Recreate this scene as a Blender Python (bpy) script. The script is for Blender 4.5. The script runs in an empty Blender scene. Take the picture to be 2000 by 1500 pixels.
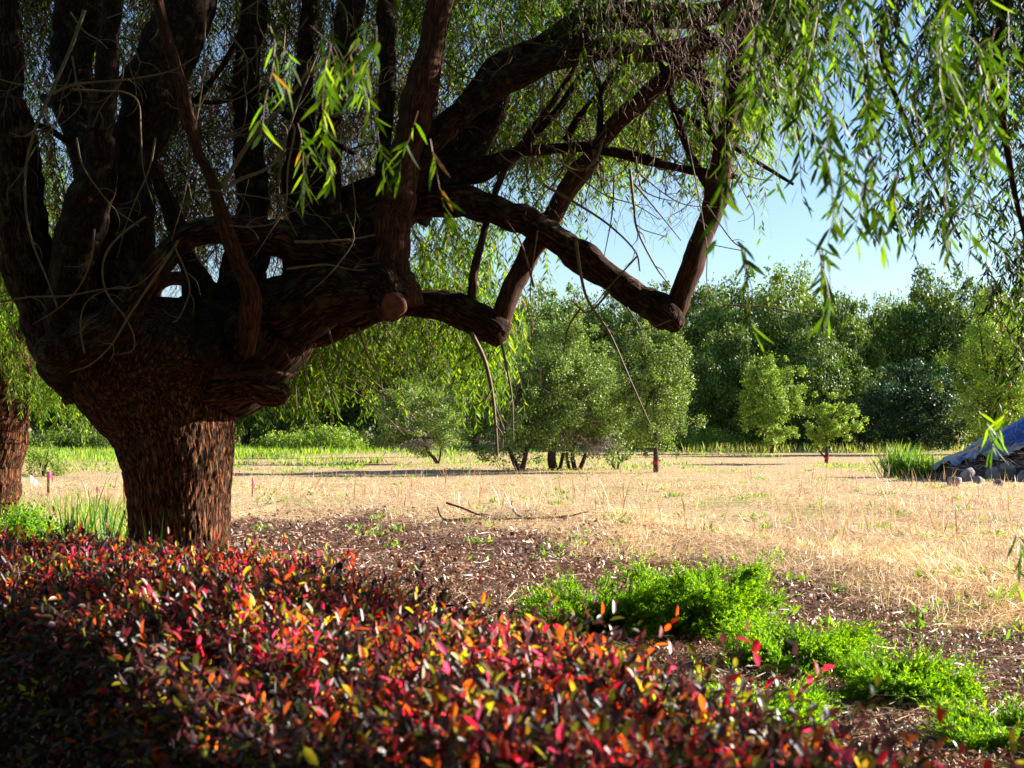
import bpy, math
import numpy as np
from mathutils import Vector

C = bpy.context.scene
COL = C.collection
rng = np.random.default_rng(11)
R = math.radians

# ------------------------------------------------------------------ camera, sky, sun, exposure
F, HOR, CAMH = 2750.0, 835.0, 1.6
TH = math.atan((HOR - 750.0) / F)
cam_d = bpy.data.cameras.new('camera')
cam = bpy.data.objects.new('camera', cam_d); COL.objects.link(cam)
cam.location = (0, 0, CAMH)
cam.rotation_euler = (math.pi / 2 + TH, 0, 0)
cam_d.sensor_width = 36.0
cam_d.lens = F / 2000 * 36
cam_d.clip_start, cam_d.clip_end = 0.1, 3000
cam_d.dof.use_dof = True
cam_d.dof.focus_distance = 17
cam_d.dof.aperture_fstop = 5.6
C.camera = cam

SUN_EL, SUN_AZ = 21.5, 20.0          # azimuth measured from +X towards +Y
w = bpy.data.worlds.new('World'); C.world = w; w.use_nodes = True
nt = w.node_tree
sky = nt.nodes.new('ShaderNodeTexSky'); sky.sky_type = 'NISHITA'; sky.sun_disc = False
sky.sun_elevation = R(SUN_EL); sky.sun_rotation = R(90 - SUN_AZ)
sky.air_density = 1.0; sky.dust_density = 0.3; sky.ozone_density = 3.0
bg = nt.nodes['Background']; bg.inputs['Strength'].default_value = 0.05
nt.links.new(sky.outputs[0], bg.inputs['Color'])
sd = bpy.data.lights.new('sun', 'SUN'); sd.energy = 5.0; sd.angle = R(0.5); sd.color = (1.0, 0.93, 0.82)
so = bpy.data.objects.new('sun', sd); COL.objects.link(so)
to_sun = Vector((math.cos(R(SUN_AZ)) * math.cos(R(SUN_EL)), math.sin(R(SUN_AZ)) * math.cos(R(SUN_EL)), math.sin(R(SUN_EL))))
so.rotation_euler = to_sun.to_track_quat('Z', 'Y').to_euler(); so.location = (20, 8, 20)
vs = C.view_settings
vs.view_transform = 'Standard'; vs.look = 'None'; vs.exposure = 2.0; vs.gamma = 1.0
C.cycles.max_bounces = 7; C.cycles.diffuse_bounces = 3; C.cycles.transmission_bounces = 5
C.cycles.use_denoising = True

# ------------------------------------------------------------------ helpers
_ct, _st = math.cos(TH), math.sin(TH)
def P(x, y, D):
    """world point seen at photo pixel (x, y) at distance D along world Y"""
    u, v = (x - 1000) / F, (750 - y) / F
    k = D / (_ct - v * _st)
    return np.array([u * k, D, CAMH + (_st + v * _ct) * k])
def PA(x, y, D):
    x, y, D = np.asarray(x, float), np.asarray(y, float), np.asarray(D, float)
    u, v = (x - 1000) / F, (750 - y) / F
    k = D / (_ct - v * _st)
    return np.stack([u * k, D, CAMH + (_st + v * _ct) * k], -1)
def GD(y): return CAMH * F / (y - HOR)          # ground distance seen at pixel row y

def nrm(a): return a / np.maximum(np.linalg.norm(a, axis=-1, keepdims=True), 1e-9)

def _hash(i, j, k, s):
    h = (i * 374761393 + j * 668265263 + k * 2147483647 * 3 + s * 144665) & 0xffffffff
    h = ((h ^ (h >> 13)) * 1274126177) & 0xffffffff
    h = ((h ^ (h >> 15)) * 2246822519) & 0xffffffff
    return ((h ^ (h >> 16)) & 0xffffff) / float(0xffffff)
def noise(p, s=0):
    p = np.asarray(p, float)
    i = np.floor(p).astype(np.int64); f = p - i; f = f * f * (3 - 2 * f)
    r = 0
    for a in (0, 1):
        for b in (0, 1):
            for c in (0, 1):
                wgt = (f[..., 0] if a else 1 - f[..., 0]) * (f[..., 1] if b else 1 - f[..., 1]) * (f[..., 2] if c else 1 - f[..., 2])
                r = r + wgt * _hash(i[..., 0] + a, i[..., 1] + b, i[..., 2] + c, s)
    return r
def fbm(p, o=3, s=0):
    r, a, t = 0, 1, 0
    for k in range(o):
        r = r + a * noise(np.asarray(p) * 2 ** k, s + k); t += a; a *= .5
    return r / t

def mk(name, V, Fc, mat, parent=None, col=None, bk=None, smooth=False):
    V = np.ascontiguousarray(V, dtype=np.float32).reshape(-1, 3)
    Fc = np.ascontiguousarray(Fc, dtype=np.int32)
    me = bpy.data.meshes.new(name)
    n, k = Fc.shape
    me.vertices.add(len(V)); me.vertices.foreach_set('co', V.ravel())
    me.loops.add(n * k); me.loops.foreach_set('vertex_index', Fc.ravel())
    me.polygons.add(n); me.polygons.foreach_set('loop_start', np.arange(0, n * k, k, dtype=np.int32))
    if smooth: me.polygons.foreach_set('use_smooth', np.ones(n, bool))
    me.update(calc_edges=True)
    if col is not None:
        a = me.attributes.new('Col', 'FLOAT_COLOR', 'POINT')
        c = np.ones((len(V), 4), np.float32); c[:, :3] = col; a.data.foreach_set('color', c.ravel())
    if bk is not None:
        a = me.attributes.new('bk', 'FLOAT_VECTOR', 'POINT')
        a.data.foreach_set('vector', np.ascontiguousarray(bk, dtype=np.float32).ravel())
    me.materials.append(mat)
    o = bpy.data.objects.new(name, me); COL.objects.link(o)
    if parent is not None:
        o.parent = parent
        o.matrix_parent_inverse.identity()
        l = parent.location
        if l.length > 0:
            me.vertices.foreach_set('co', (V - np.array(l, np.float32)).ravel())
    return o
def empty(name, loc, label, cat, group=None):
    o = bpy.data.objects.new(name, None); COL.objects.link(o); o.location = tuple(float(q) for q in loc)
    o.empty_display_size = .2
    return tag(o, label, cat, group)
def tag(o, label=None, cat=None, group=None, kind=None):
    if label: o['label'] = label
    if cat: o['category'] = cat
    if group: o['group'] = group
    if kind: o['kind'] = kind
    return o

class Geo:
    def __init__(s): s.V, s.F, s.B, s.Cc, s.n = [], [], [], [], 0
    def add(s, V, Fc, B=None, col=None):
        s.V.append(V); s.F.append(Fc + s.n); s.n += len(V)
        s.B.append(B if B is not None else V)
        s.Cc.append(np.broadcast_to(col, (len(V), 3)) if col is not None else np.ones((len(V), 3)))
    def make(s, name, mat, parent=None, smooth=True, usecol=False):
        return mk(name, np.concatenate(s.V), np.concatenate(s.F), mat, parent, bk=np.concatenate(s.B), smooth=smooth,
                  col=np.concatenate(s.Cc) if usecol else None)

def spline(pts, seg):
    """Catmull-Rom through rows of pts (any width)"""
    p = np.asarray(pts, float)
    if len(p) < 2: return p
    q = np.concatenate([[2 * p[0] - p[1]], p, [2 * p[-1] - p[-2]]])
    out = []
    t = np.linspace(0, 1, seg, endpoint=False)[:, None]
    for i in range(len(p) - 1):
        a, b, c, d = q[i], q[i + 1], q[i + 2], q[i + 3]
        out.append(.5 * ((2 * b) + (-a + c) * t + (2 * a - 5 * b + 4 * c - d) * t ** 2 + (-a + 3 * b - 3 * c + d) * t ** 3))
    out.append(p[-1:])
    return np.concatenate(out)
def tube(pts, rad, sides=8, asp=None, disp=0.0, dscale=6.0, ridge=0.0, seed=0, cap=True):
    """returns V, quads, bark coordinate; pts (n,3), rad (n,)"""
    p = np.asarray(pts, float); r = np.asarray(rad, float); n = len(p)
    tg = np.gradient(p, axis=0); tg = nrm(tg)
    ref = np.array([0, -1.0, 0.]) if abs(tg[0, 1]) < .9 else np.array([1., 0, 0])
    nx = np.zeros_like(p)
    a = np.cross(ref, tg[0]); a /= np.linalg.norm(a); nx[0] = a
    for i in range(1, n):
        a = nx[i - 1] - tg[i] * np.dot(nx[i - 1], tg[i]); nx[i] = a / np.linalg.norm(a)
    ny = np.cross(tg, nx)
    th = np.linspace(0, 2 * math.pi, sides, endpoint=False)
    c, s_ = np.cos(th), np.sin(th)
    L = np.concatenate([[0], np.cumsum(np.linalg.norm(np.diff(p, axis=0), axis=1))])
    B = np.stack([r[:, None] * c, r[:, None] * s_, np.repeat(L[:, None], sides, 1)], -1)
    rr = np.repeat(r[:, None], sides, 1)
    if disp: rr = rr * (1 + disp * (fbm(np.concatenate([B[..., :2] * dscale, B[..., 2:] * dscale * .5], -1), 3, seed) - .5) * 2)
    if ridge:
        q = np.concatenate([B[..., :2] * 34, B[..., 2:] * 8], -1)
        warp = fbm(np.concatenate([B[..., :2] * 6, B[..., 2:] * 4], -1), 2, seed + 9) * 2.5
        q[..., 0] += warp; q[..., 1] += warp
        n1 = np.abs(noise(q, seed + 3) - .5) * 2; n2 = np.abs(noise(q * 1.9, seed + 5) - .5) * 2
        h = np.clip(n1 * 2.2, 0, 1) * .7 + np.clip(n2 * 2, 0, 1) * .3
        rr = rr + ridge * (h - .6)
    a_ = np.ones(n) if asp is None else np.asarray(asp, float)
    V = p[:, None] + nx[:, None] * (rr * c)[..., None] + ny[:, None] * (rr * s_ * a_[:, None])[..., None]
    i = np.arange(n - 1)[:, None] * sides; j = np.arange(sides)[None]; j2 = (j + 1) % sides
    Q = np.stack([i + j, i + j2, i + sides + j2, i + sides + j], -1).reshape(-1, 4)
    V = V.reshape(-1, 3); B = B.reshape(-1, 3)
    if cap and sides % 2 == 0:
        V = np.concatenate([V, p[-1:] + tg[-1:] * r[-1] * .3, p[:1] - tg[:1] * r[0] * .2]); B = np.concatenate([B, [[0, 0, L[-1]]], [[0, 0, 0]]])
        e, b0 = len(V) - 2, len(V) - 1; jj = np.arange(0, sides, 2)
        Q = np.concatenate([Q, np.stack([(n - 1) * sides + jj, (n - 1) * sides + jj + 1, (n - 1) * sides + (jj + 2) % sides, np.full(len(jj), e)], -1),
                            np.stack([(jj + 2) % sides, jj + 1, jj, np.full(len(jj), b0)], -1)])
    return V, Q, B

def pxlimb(rows, seg=6, **kw):
    """rows: (x, y, width px, D) traced from the photo"""
    s = spline(rows, seg)
    tl = np.concatenate([[0], np.cumsum(np.hypot(np.diff(s[:, 0]), np.diff(s[:, 1])))])
    if s[:, 2].max() > 12:      # knots and kinks
        e = np.clip(np.minimum(tl, tl[-1] - tl) / 40, 0, 1); sd_ = int(s[0, 0] * 3 + s[0, 1]) % 997
        q = np.stack([tl / 55, 0 * tl, 0 * tl], -1)
        s[:, 0] += (fbm(q, 3, sd_) - .5) * s[:, 2] * .30 * e; s[:, 1] += (fbm(q, 3, sd_ + 50) - .5) * s[:, 2] * .30 * e
        s[:, 2] *= 1 + (fbm(q * .8, 3, sd_ + 90) - .5) * .42
    pts = PA(s[:, 0], s[:, 1], s[:, 3])
    rad = np.maximum(s[:, 2], 1) / 2 / F * s[:, 3]
    return tube(pts, rad, **kw)

T_NARROW = (np.array([[0, 0, 0], [.22, .75, .02], [.22, -.75, .02], [.6, .85, -.05], [.6, -.85, -.05], [1, 0, -.16]]),
            np.array([[0, 2, 1], [1, 2, 4], [1, 4, 3], [3, 4, 5]]))
T_OVAL = (np.array([[0, 0, 0], [.3, .9, .10], [.3, -.9, .10], [.68, .85, .07], [.68, -.85, .07], [1, 0, -.08], [.3, 0, -.02], [.68, 0, -.04]]),
          np.array([[0, 6, 1], [0, 2, 6], [1, 6, 7], [1, 7, 3], [6, 2, 4], [6, 4, 7], [3, 7, 5], [7, 4, 5]]))
T_DIA = (np.array([[0, 0, 0], [.45, 1, .06], [.45, -1, .06], [1, 0, -.03]]), np.array([[0, 2, 1], [1, 2, 3]]))
def leaves(pos, d, nv, L, W, T=T_DIA, col=None):
    d = nrm(d); side = nrm(np.cross(d, nv)); nn = np.cross(side, d)
    t, Fc = T; N = len(pos); m = len(t)
    L = np.broadcast_to(L, (N,)); W = np.broadcast_to(W, (N,))
    V = (pos[:, None] + d[:, None] * (t[None, :, 0, None] * L[:, None, None])
         + side[:, None] * (t[None, :, 1, None] * W[:, None, None] * .5) + nn[:, None] * (t[None, :, 2, None] * L[:, None, None]))
    Fa = (Fc[None] + (np.arange(N) * m)[:, None, None]).reshape(-1, 3)
    c = None if col is None else np.repeat(col, m, 0)
    return V.reshape(-1, 3), Fa, c
def ruv(n):
    v = rng.normal(size=(n, 3)); return nrm(v)
class LeafGeo:
    def __init__(s): s.V, s.F, s.C, s.n = [], [], [], 0
    def add(s, V, Fa, c):
        s.V.append(V.astype(np.float32)); s.F.append(Fa + s.n); s.C.append(c.astype(np.float32)); s.n += len(V)
    def make(s, name, mat, parent=None):
        return mk(name, np.concatenate(s.V), np.concatenate(s.F), mat, parent, col=np.concatenate(s.C))

# ------------------------------------------------------------------ materials
def newmat(name):
    m = bpy.data.materials.new(name); m.use_nodes = True
    return m, m.node_tree, m.node_tree.nodes['Principled BSDF']
def leafmat(name, trans=.45, gain=(1.6, 1.6, 1.0), rough=.4, spec=.5):
    m, nt, b = newmat(name); L = nt.links
    at = nt.nodes.new('ShaderNodeAttribute'); at.attribute_name = 'Col'
    L.new(at.outputs['Color'], b.inputs['Base Color'])
    b.inputs['Roughness'].default_value = rough; b.inputs['Specular IOR Level'].default_value = spec
    mul = nt.nodes.new('ShaderNodeMix'); mul.data_type = 'RGBA'; mul.blend_type = 'MULTIPLY'; mul.inputs['Factor'].default_value = 1
    L.new(at.outputs['Color'], mul.inputs['A']); mul.inputs['B'].default_value = (*gain, 1); mul.clamp_result = False
    tr = nt.nodes.new('ShaderNodeBsdfTranslucent'); L.new(mul.outputs['Result'], tr.inputs['Color'])
    mx = nt.nodes.new('ShaderNodeMixShader'); mx.inputs[0].default_value = trans
    L.new(b.outputs[0], mx.inputs[1]); L.new(tr.outputs[0], mx.inputs[2])
    L.new(mx.outputs[0], nt.nodes['Material Output'].inputs['Surface'])
    return m
def barkmat(name, c0, c1, c2, scale=26, stretch=.3, bump=.6, dist=.02, lichen=0):
    m, nt, b = newmat(name); L = nt.links; N = nt.nodes.new
    at = N('ShaderNodeAttribute'); at.attribute_name = 'bk'
    mp = N('ShaderNodeMapping'); mp.inputs['Scale'].default_value = (scale, scale, scale * stretch)
    L.new(at.outputs['Vector'], mp.inputs['Vector'])
    nz = N('ShaderNodeTexNoise'); nz.inputs['Scale'].default_value = 1; nz.inputs['Detail'].default_value = 5; nz.inputs['Distortion'].default_value = .6
    L.new(mp.outputs[0], nz.inputs['Vector'])
    vo = N('ShaderNodeTexVoronoi'); vo.feature = 'DISTANCE_TO_EDGE'; vo.inputs['Scale'].default_value = .9
    mv = N('ShaderNodeVectorMath'); mv.operation = 'MULTIPLY_ADD'; L.new(nz.outputs['Color'], mv.inputs[0]); mv.inputs[1].default_value = (2.6, 2.6, 2.6)
    L.new(mp.outputs[0], mv.inputs[2]); L.new(mv.outputs[0], vo.inputs['Vector'])
    vo.inputs['Scale'].default_value = 1.0
    cr = N('ShaderNodeValToRGB'); cr.color_ramp.elements[0].position = .02; cr.color_ramp.elements[0].color = (*c0, 1)
    cr.color_ramp.elements[1].position = .6; cr.color_ramp.elements[1].color = (*c2, 1)
    e = cr.color_ramp.elements.new(.20); e.color = (*c1, 1)
    ad = N('ShaderNodeMath'); ad.operation = 'MULTIPLY'; L.new(vo.outputs['Distance'], ad.inputs[0]); L.new(nz.outputs['Fac'], ad.inputs[1])
    ad2 = N('ShaderNodeMath'); ad2.operation = 'MULTIPLY'; ad2.inputs[1].default_value = 2.2; L.new(ad.outputs[0], ad2.inputs[0])
    L.new(ad2.outputs[0], cr.inputs[0])
    src = cr.outputs[0]
    if lichen:
        n2 = N('ShaderNodeTexNoise'); n2.inputs['Scale'].default_value = 9; n2.inputs['Detail'].default_value = 6
        L.new(at.outputs['Vector'], n2.inputs['Vector'])
        r2 = N('ShaderNodeValToRGB'); r2.color_ramp.elements[0].position = .55; r2.color_ramp.elements[1].position = .68
        L.new(n2.outputs['Fac'], r2.inputs[0])
        mm = N('ShaderNodeMix'); mm.data_type = 'RGBA'; L.new(src, mm.inputs['A']); mm.inputs['B'].default_value = (.12, .11, .05, 1)
        mf = N('ShaderNodeMath'); mf.operation = 'MULTIPLY'; mf.inputs[1].default_value = lichen; L.new(r2.outputs[0], mf.inputs[0]); L.new(mf.outputs[0], mm.inputs['Factor'])
        src = mm.outputs['Result']
    L.new(src, b.inputs['Base Color'])
    b.inputs['Roughness'].default_value = .9; b.inputs['Specular IOR Level'].default_value = .12
    bm = N('ShaderNodeBump'); bm.inputs['Strength'].default_value = bump; bm.inputs['Distance'].default_value = dist
    L.new(ad2.outputs[0], bm.inputs['Height']); L.new(bm.outputs[0], b.inputs['Normal'])
    return m
def plainmat(name, c, rough=.7, nscale=8, var=.35, bump=.2, dist=.01, spec=.3):
    m, nt, b = newmat(name); L = nt.links; N = nt.nodes.new
    tc = N('ShaderNodeTexCoord'); nz = N('ShaderNodeTexNoise'); nz.inputs['Scale'].default_value = nscale; nz.inputs['Detail'].default_value = 6
    L.new(tc.outputs['Object'], nz.inputs['Vector'])
    cr = N('ShaderNodeValToRGB')
    cr.color_ramp.elements[0].position = .3; cr.color_ramp.elements[0].color = (*[q * (1 - var) for q in c], 1)
    cr.color_ramp.elements[1].position = .7; cr.color_ramp.elements[1].color = (*[min(1, q * (1 + var)) for q in c], 1)
    L.new(nz.outputs['Fac'], cr.inputs[0]); L.new(cr.outputs[0], b.inputs['Base Color'])
    b.inputs['Roughness'].default_value = rough; b.inputs['Specular IOR Level'].default_value = spec
    bm = N('ShaderNodeBump'); bm.inputs['Strength'].default_value = bump; bm.inputs['Distance'].default_value = dist
    L.new(nz.outputs['Fac'], bm.inputs['Height']); L.new(bm.outputs[0], b.inputs['Normal'])
    return m

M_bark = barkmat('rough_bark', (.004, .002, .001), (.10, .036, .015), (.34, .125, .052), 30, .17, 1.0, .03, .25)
M_limb = barkmat('shaded_limb_bark', (.005, .003, .002), (.028, .011, .006), (.075, .028, .013), 30, .3, .6, .015, .3)  # limb bark darkened so the colour carries the crown's shade
M_shaded = barkmat('shaded_bark', (.003, .002, .0015), (.045, .017, .008), (.17, .064, .029), 30, .17, .9, .03, .4)  # darker copy of the trunk bark, shade of the boughs in its colour
M_shoot = barkmat('smooth_bark', (.02, .008, .004), (.065, .025, .013), (.15, .058, .030), 40, .12, .3, .006, .1)
M_oakbark = barkmat('oak_bark', (.03, .02, .015), (.09, .055, .04), (.16, .10, .075), 14, .3, .6, .02, 0)
M_twig = plainmat('dry_twig', (.13, .09, .045), .7, 20, .3)
M_rtwig = plainmat('red_twig', (.10, .035, .016), .6, 20, .3)
M_cut = plainmat('sawn_wood', (.12, .034, .013), .9, 14, .5)
M_willow = leafmat('willow_leaf', .5, (1.7, 1.6, .4), .45, .16)
M_oak = leafmat('oak_leaf', .22, (1.7, 1.7, .6), .5, .3)
M_hedge = leafmat('hedge_leaf', .5, (2.6, 1.9, 1.1), .46, .9)
M_jun = leafmat('juniper_needle', .5, (2.0, 2.0, .5), .6, .2)
M_grass = leafmat('grass_blade', .45, (1.5, 1.5, .7), .5, .3)
M_straw = leafmat('straw_blade', .35, (1.2, 1.1, 1.0), .45, .6)
M_litter = leafmat('fallen_leaf', .1, (1.1, 1, .9), .45, .5)

# ------------------------------------------------------------------ ground
def bnd(x):    # far edge of the bark mulch, straw beyond
    return np.interp(x, [-30, -8, -5.2, -4.6, 0, 2.2, 3.0, 3.5, 4.2, 30], [6, 7, 13, 25, 21.5, 17.5, 14, 10.8, 8.5, 6])
def gz(x, y):
    x = np.asarray(x, float); y = np.asarray(y, float)
    p = np.stack([x * .35, y * .35, 0 * x], -1)
    z = (fbm(p, 3, 40) - .5) * .16 * np.clip((y - 9) / 8, 0, 1)
    z = z + .16 * np.exp(-((y - bnd(x) - 5.5) / 3.0) ** 2) * np.clip((x + 5.5), 0, 1) * (.6 + .4 * noise(p * 1.3, 3))
    return z * np.clip((90 - y) / 40, 0, 1)
def ground():
    ys = np.concatenate([np.linspace(-30, 4, 12), np.geomspace(5, 900, 340)])
    xs = np.concatenate([-np.geomspace(14, 900, 50)[::-1], np.linspace(-13.8, 19.8, 260), np.geomspace(20, 900, 46)])
    X, Y = np.meshgrid(xs, ys)
    Z = gz(X, Y)
    V = np.stack([X, Y, Z], -1).reshape(-1, 3); nx, ny = len(xs), len(ys)
    i = np.arange(ny - 1)[:, None] * nx + np.arange(nx - 1)[None]
    Fc = np.stack([i, i + 1, i + nx + 1, i + nx], -1).reshape(-1, 4)
    q = np.stack([X * .5, Y * .5, 0 * X], -1)
    mul = np.clip((bnd(X) - Y) / 2.5 + (fbm(q * 1.6, 3, 5) - .5) * -3 + .5, 0, 1)
    g = greenness(X, Y)
    col = np.stack([mul, g, 0 * g], -1).reshape(-1, 3)
    m, nt, b = newmat('ground_soil'); L = nt.links; N = nt.nodes.new
    at = N('ShaderNodeAttribute'); at.attribute_name = 'Col'; sp = N('ShaderNodeSeparateColor'); L.new(at.outputs['Color'], sp.inputs[0])
    tc = N('ShaderNodeTexCoord')
    def nz(s, det=8, sc=(1, 1, 1)):
        mp = N('ShaderNodeMapping'); mp.inputs['Scale'].default_value = sc; L.new(tc.outputs['Object'], mp.inputs[0])
        n = N('ShaderNodeTexNoise'); n.inputs['Scale'].default_value = s; n.inputs['Detail'].default_value = det; n.inputs['Roughness'].default_value = .7
        L.new(mp.outputs[0], n.inputs['Vector']); return n
    def ramp(src, a, ca, b_, cb):
        r = N('ShaderNodeValToRGB'); r.color_ramp.elements[0].position = a; r.color_ramp.elements[0].color = (*ca, 1)
        r.color_ramp.elements[1].position = b_; r.color_ramp.elements[1].color = (*cb, 1); L.new(src, r.inputs[0]); return r.outputs[0]
    n1 = nz(9); n2 = nz(1.2, 8, (1, .6, 1))
    straw = ramp(n1.outputs['Fac'], .35, (.13, .08, .035), .60, (.60, .42, .235))
    mulch = ramp(nz(16).outputs['Fac'], .42, (.02, .011, .008), .65, (.24, .125, .085))
    green = ramp(n2.outputs['Fac'], .35, (.10, .15, .02), .65, (.22, .24, .05))
    def mix(f, a, b_):
        x = N('ShaderNodeMix'); x.data_type = 'RGBA'; L.new(f, x.inputs['Factor']); L.new(a, x.inputs['A']); L.new(b_, x.inputs['B']); return x.outputs['Result']
    gm = N('ShaderNodeMath'); gm.operation = 'MULTIPLY'; gm.use_clamp = True; L.new(sp.outputs[1], gm.inputs[0])
    gr = N('ShaderNodeValToRGB'); gr.color_ramp.elements[0].position = .42; gr.color_ramp.elements[1].position = .56; L.new(nz(2.6).outputs['Fac'], gr.inputs[0]); L.new(gr.outputs[0], gm.inputs[1])
    s = mix(gm.outputs[0], straw, green); s = mix(sp.outputs[0], s, mulch)
    L.new(s, b.inputs['Base Color']); b.inputs['Roughness'].default_value = .95; b.inputs['Specular IOR Level'].default_value = .1
    bm = N('ShaderNodeBump'); bm.inputs['Strength'].default_value = .9; bm.inputs['Distance'].default_value = .06
    L.new(n1.outputs['Fac'], bm.inputs['Height']); L.new(bm.outputs[0], b.inputs['Normal'])
    o = mk('ground', V, Fc, m, col=col, smooth=True)
    tag(o, kind='structure', label='flat dry field running from bark mulch to the far treeline', cat='ground')
def greenness(x, y):
    """where the green grass grows: a strip before the far wood, patches in the field"""
    u = x / np.maximum(y, 1)
    q = np.stack([x * .22, y * .12, 0 * x], -1)
    n = fbm(q, 3, 77)
    far = np.clip((y - np.interp(u, [-.4, -.2, -.1, 0, .1, .4], [60, 66, 84, 88, 98, 95])) / 4, 0, 1)
    n2 = noise(np.stack([x * 1.1, y * .6, 0 * x], -1), 78)
    patch = np.clip((n - .60) * 8, 0, 1) * (n2 > .55) * (y > 24) * .7
    band = np.exp(-((y - 60) / 11) ** 2) * np.clip((.16 - u) * 8, 0, 1) * np.clip((n2 - .35) * 4, 0, 1) * np.clip((n - .3) * 4, 0, 1) * .9
    left = (x < -5.5) * (y < 30) * np.clip((34 - y) / 10, 0, 1) * .6
    return np.clip(np.maximum.reduce([far, patch, band, left]), 0, 1)
ground()

# ------------------------------------------------------------------ straw, grass, mulch litter (nobody could count them)
def sample_ground(n, y0, y1, umax=.42, pw=1.0, xo=0):
    t = rng.random(n)
    y = (y0 ** -pw + t * (y1 ** -pw - y0 ** -pw)) ** (-1 / pw) if pw else y0 * (y1 / y0) ** t
    x = y * rng.uniform(-umax, umax, n) + xo
    return x, y
def pick(n, pal, p, jit=.25):
    pal = np.array(pal); c = pal[rng.choice(len(pal), n, p=np.array(p) / sum(p))]
    return c * (1 + rng.uniform(-jit, jit, (n, 1)))
def straw():
    g = LeafGeo()
    for (n, y0, y1, pw, flat) in ((330000, 9, 40, .6, 1), (90000, 34, 110, .3, 1)):
        x, y = sample_ground(n, y0, y1, .43, pw)
        q = np.stack([x * .8, y * .8, 0 * x], -1)
        keep = ((y - bnd(x)) / 2.2 + (fbm(q, 3, 5) - .5) * 5 + rng.normal(0, .5, n) > 0) & (greenness(x, y) < .25 + .6 * rng.random(n))
        bare = fbm(np.stack([x * .55, y * .35, 0 * x], -1), 3, 91)
        keep &= (rng.random(n) < np.clip((bare - .34) * 5, .12, 1))
        x, y = x[keep], y[keep]; n = len(x)
        el = np.abs(rng.normal(0, .38, n)); up = rng.random(n) < .10; el[up] = rng.uniform(.8, 1.5, up.sum())
        sw = noise(np.stack([x * .9, y * .5, 0 * x], -1), 61) * 9
        az = np.where(rng.random(n) < .6, sw + rng.normal(0, .5, n), rng.uniform(0, 2 * math.pi, n))
        d = np.stack([np.cos(az) * np.cos(el), np.sin(az) * np.cos(el), np.sin(el)], -1)
        L = rng.uniform(.05, .24, n) * np.clip(1.15 - (y - 18) / 40, .28, 1); L[up] *= .9; L *= .7 + .7 * noise(np.stack([x * .5, y * .3, 0 * x], -1), 66)
        W = rng.uniform(.003, .0075, n) * np.clip(y / 18, 1, 4)
        z = gz(x, y) + rng.random(n) * .07 * (~up)
        c = pick(n, [(.74, .54, .32), (.56, .38, .19), (.88, .72, .52), (.24, .13, .06), (.40, .38, .12)], [4, 3, 3, 2.6, .7])
        tn = fbm(np.stack([x * .45, y * .22, 0 * x], -1), 3, 17)[:, None]; c = c * (.62 + .72 * tn) * (1 + (tn - .5) * np.array([0, -.10, -.45]))
        V, Fa, cc = leaves(np.stack([x, y, z], -1), d, nrm(np.array([0, 0, 1.]) + ruv(n) * .7), L, W, T_DIA, c)
        g.add(V, Fa, cc)
    tag(g.make('dry_grass', M_straw), 'pale mown straw lying over the open field', 'dry grass', kind='stuff')
    # upright dry stalks
    g = LeafGeo(); n = 2600
    x, y = sample_ground(n, 19, 46, .42, .4); k = y > bnd(x) + 2; x, y = x[k], y[k]
    k = noise(np.stack([x * .6, y * .6, 0 * x], -1), 8) > .45; x, y = x[k], y[k]; n = len(x)
    d = nrm(np.stack([rng.normal(0, .3, n), rng.normal(0, .3, n), np.ones(n)], -1))
    c = pick(n, [(.45, .28, .13), (.55, .38, .2), (.25, .12, .06)], [3, 3, 1])
    V, Fa, cc = leaves(np.stack([x, y, gz(x, y)], -1), d, ruv(n), rng.uniform(.25, .7, n), rng.uniform(.010, .02, n), T_DIA, c); g.add(V, Fa, cc)
    tag(g.make('dry_stalks', M_straw), 'thin upright dead stalks standing above the straw', 'dry grass', kind='stuff')
straw()
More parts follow.
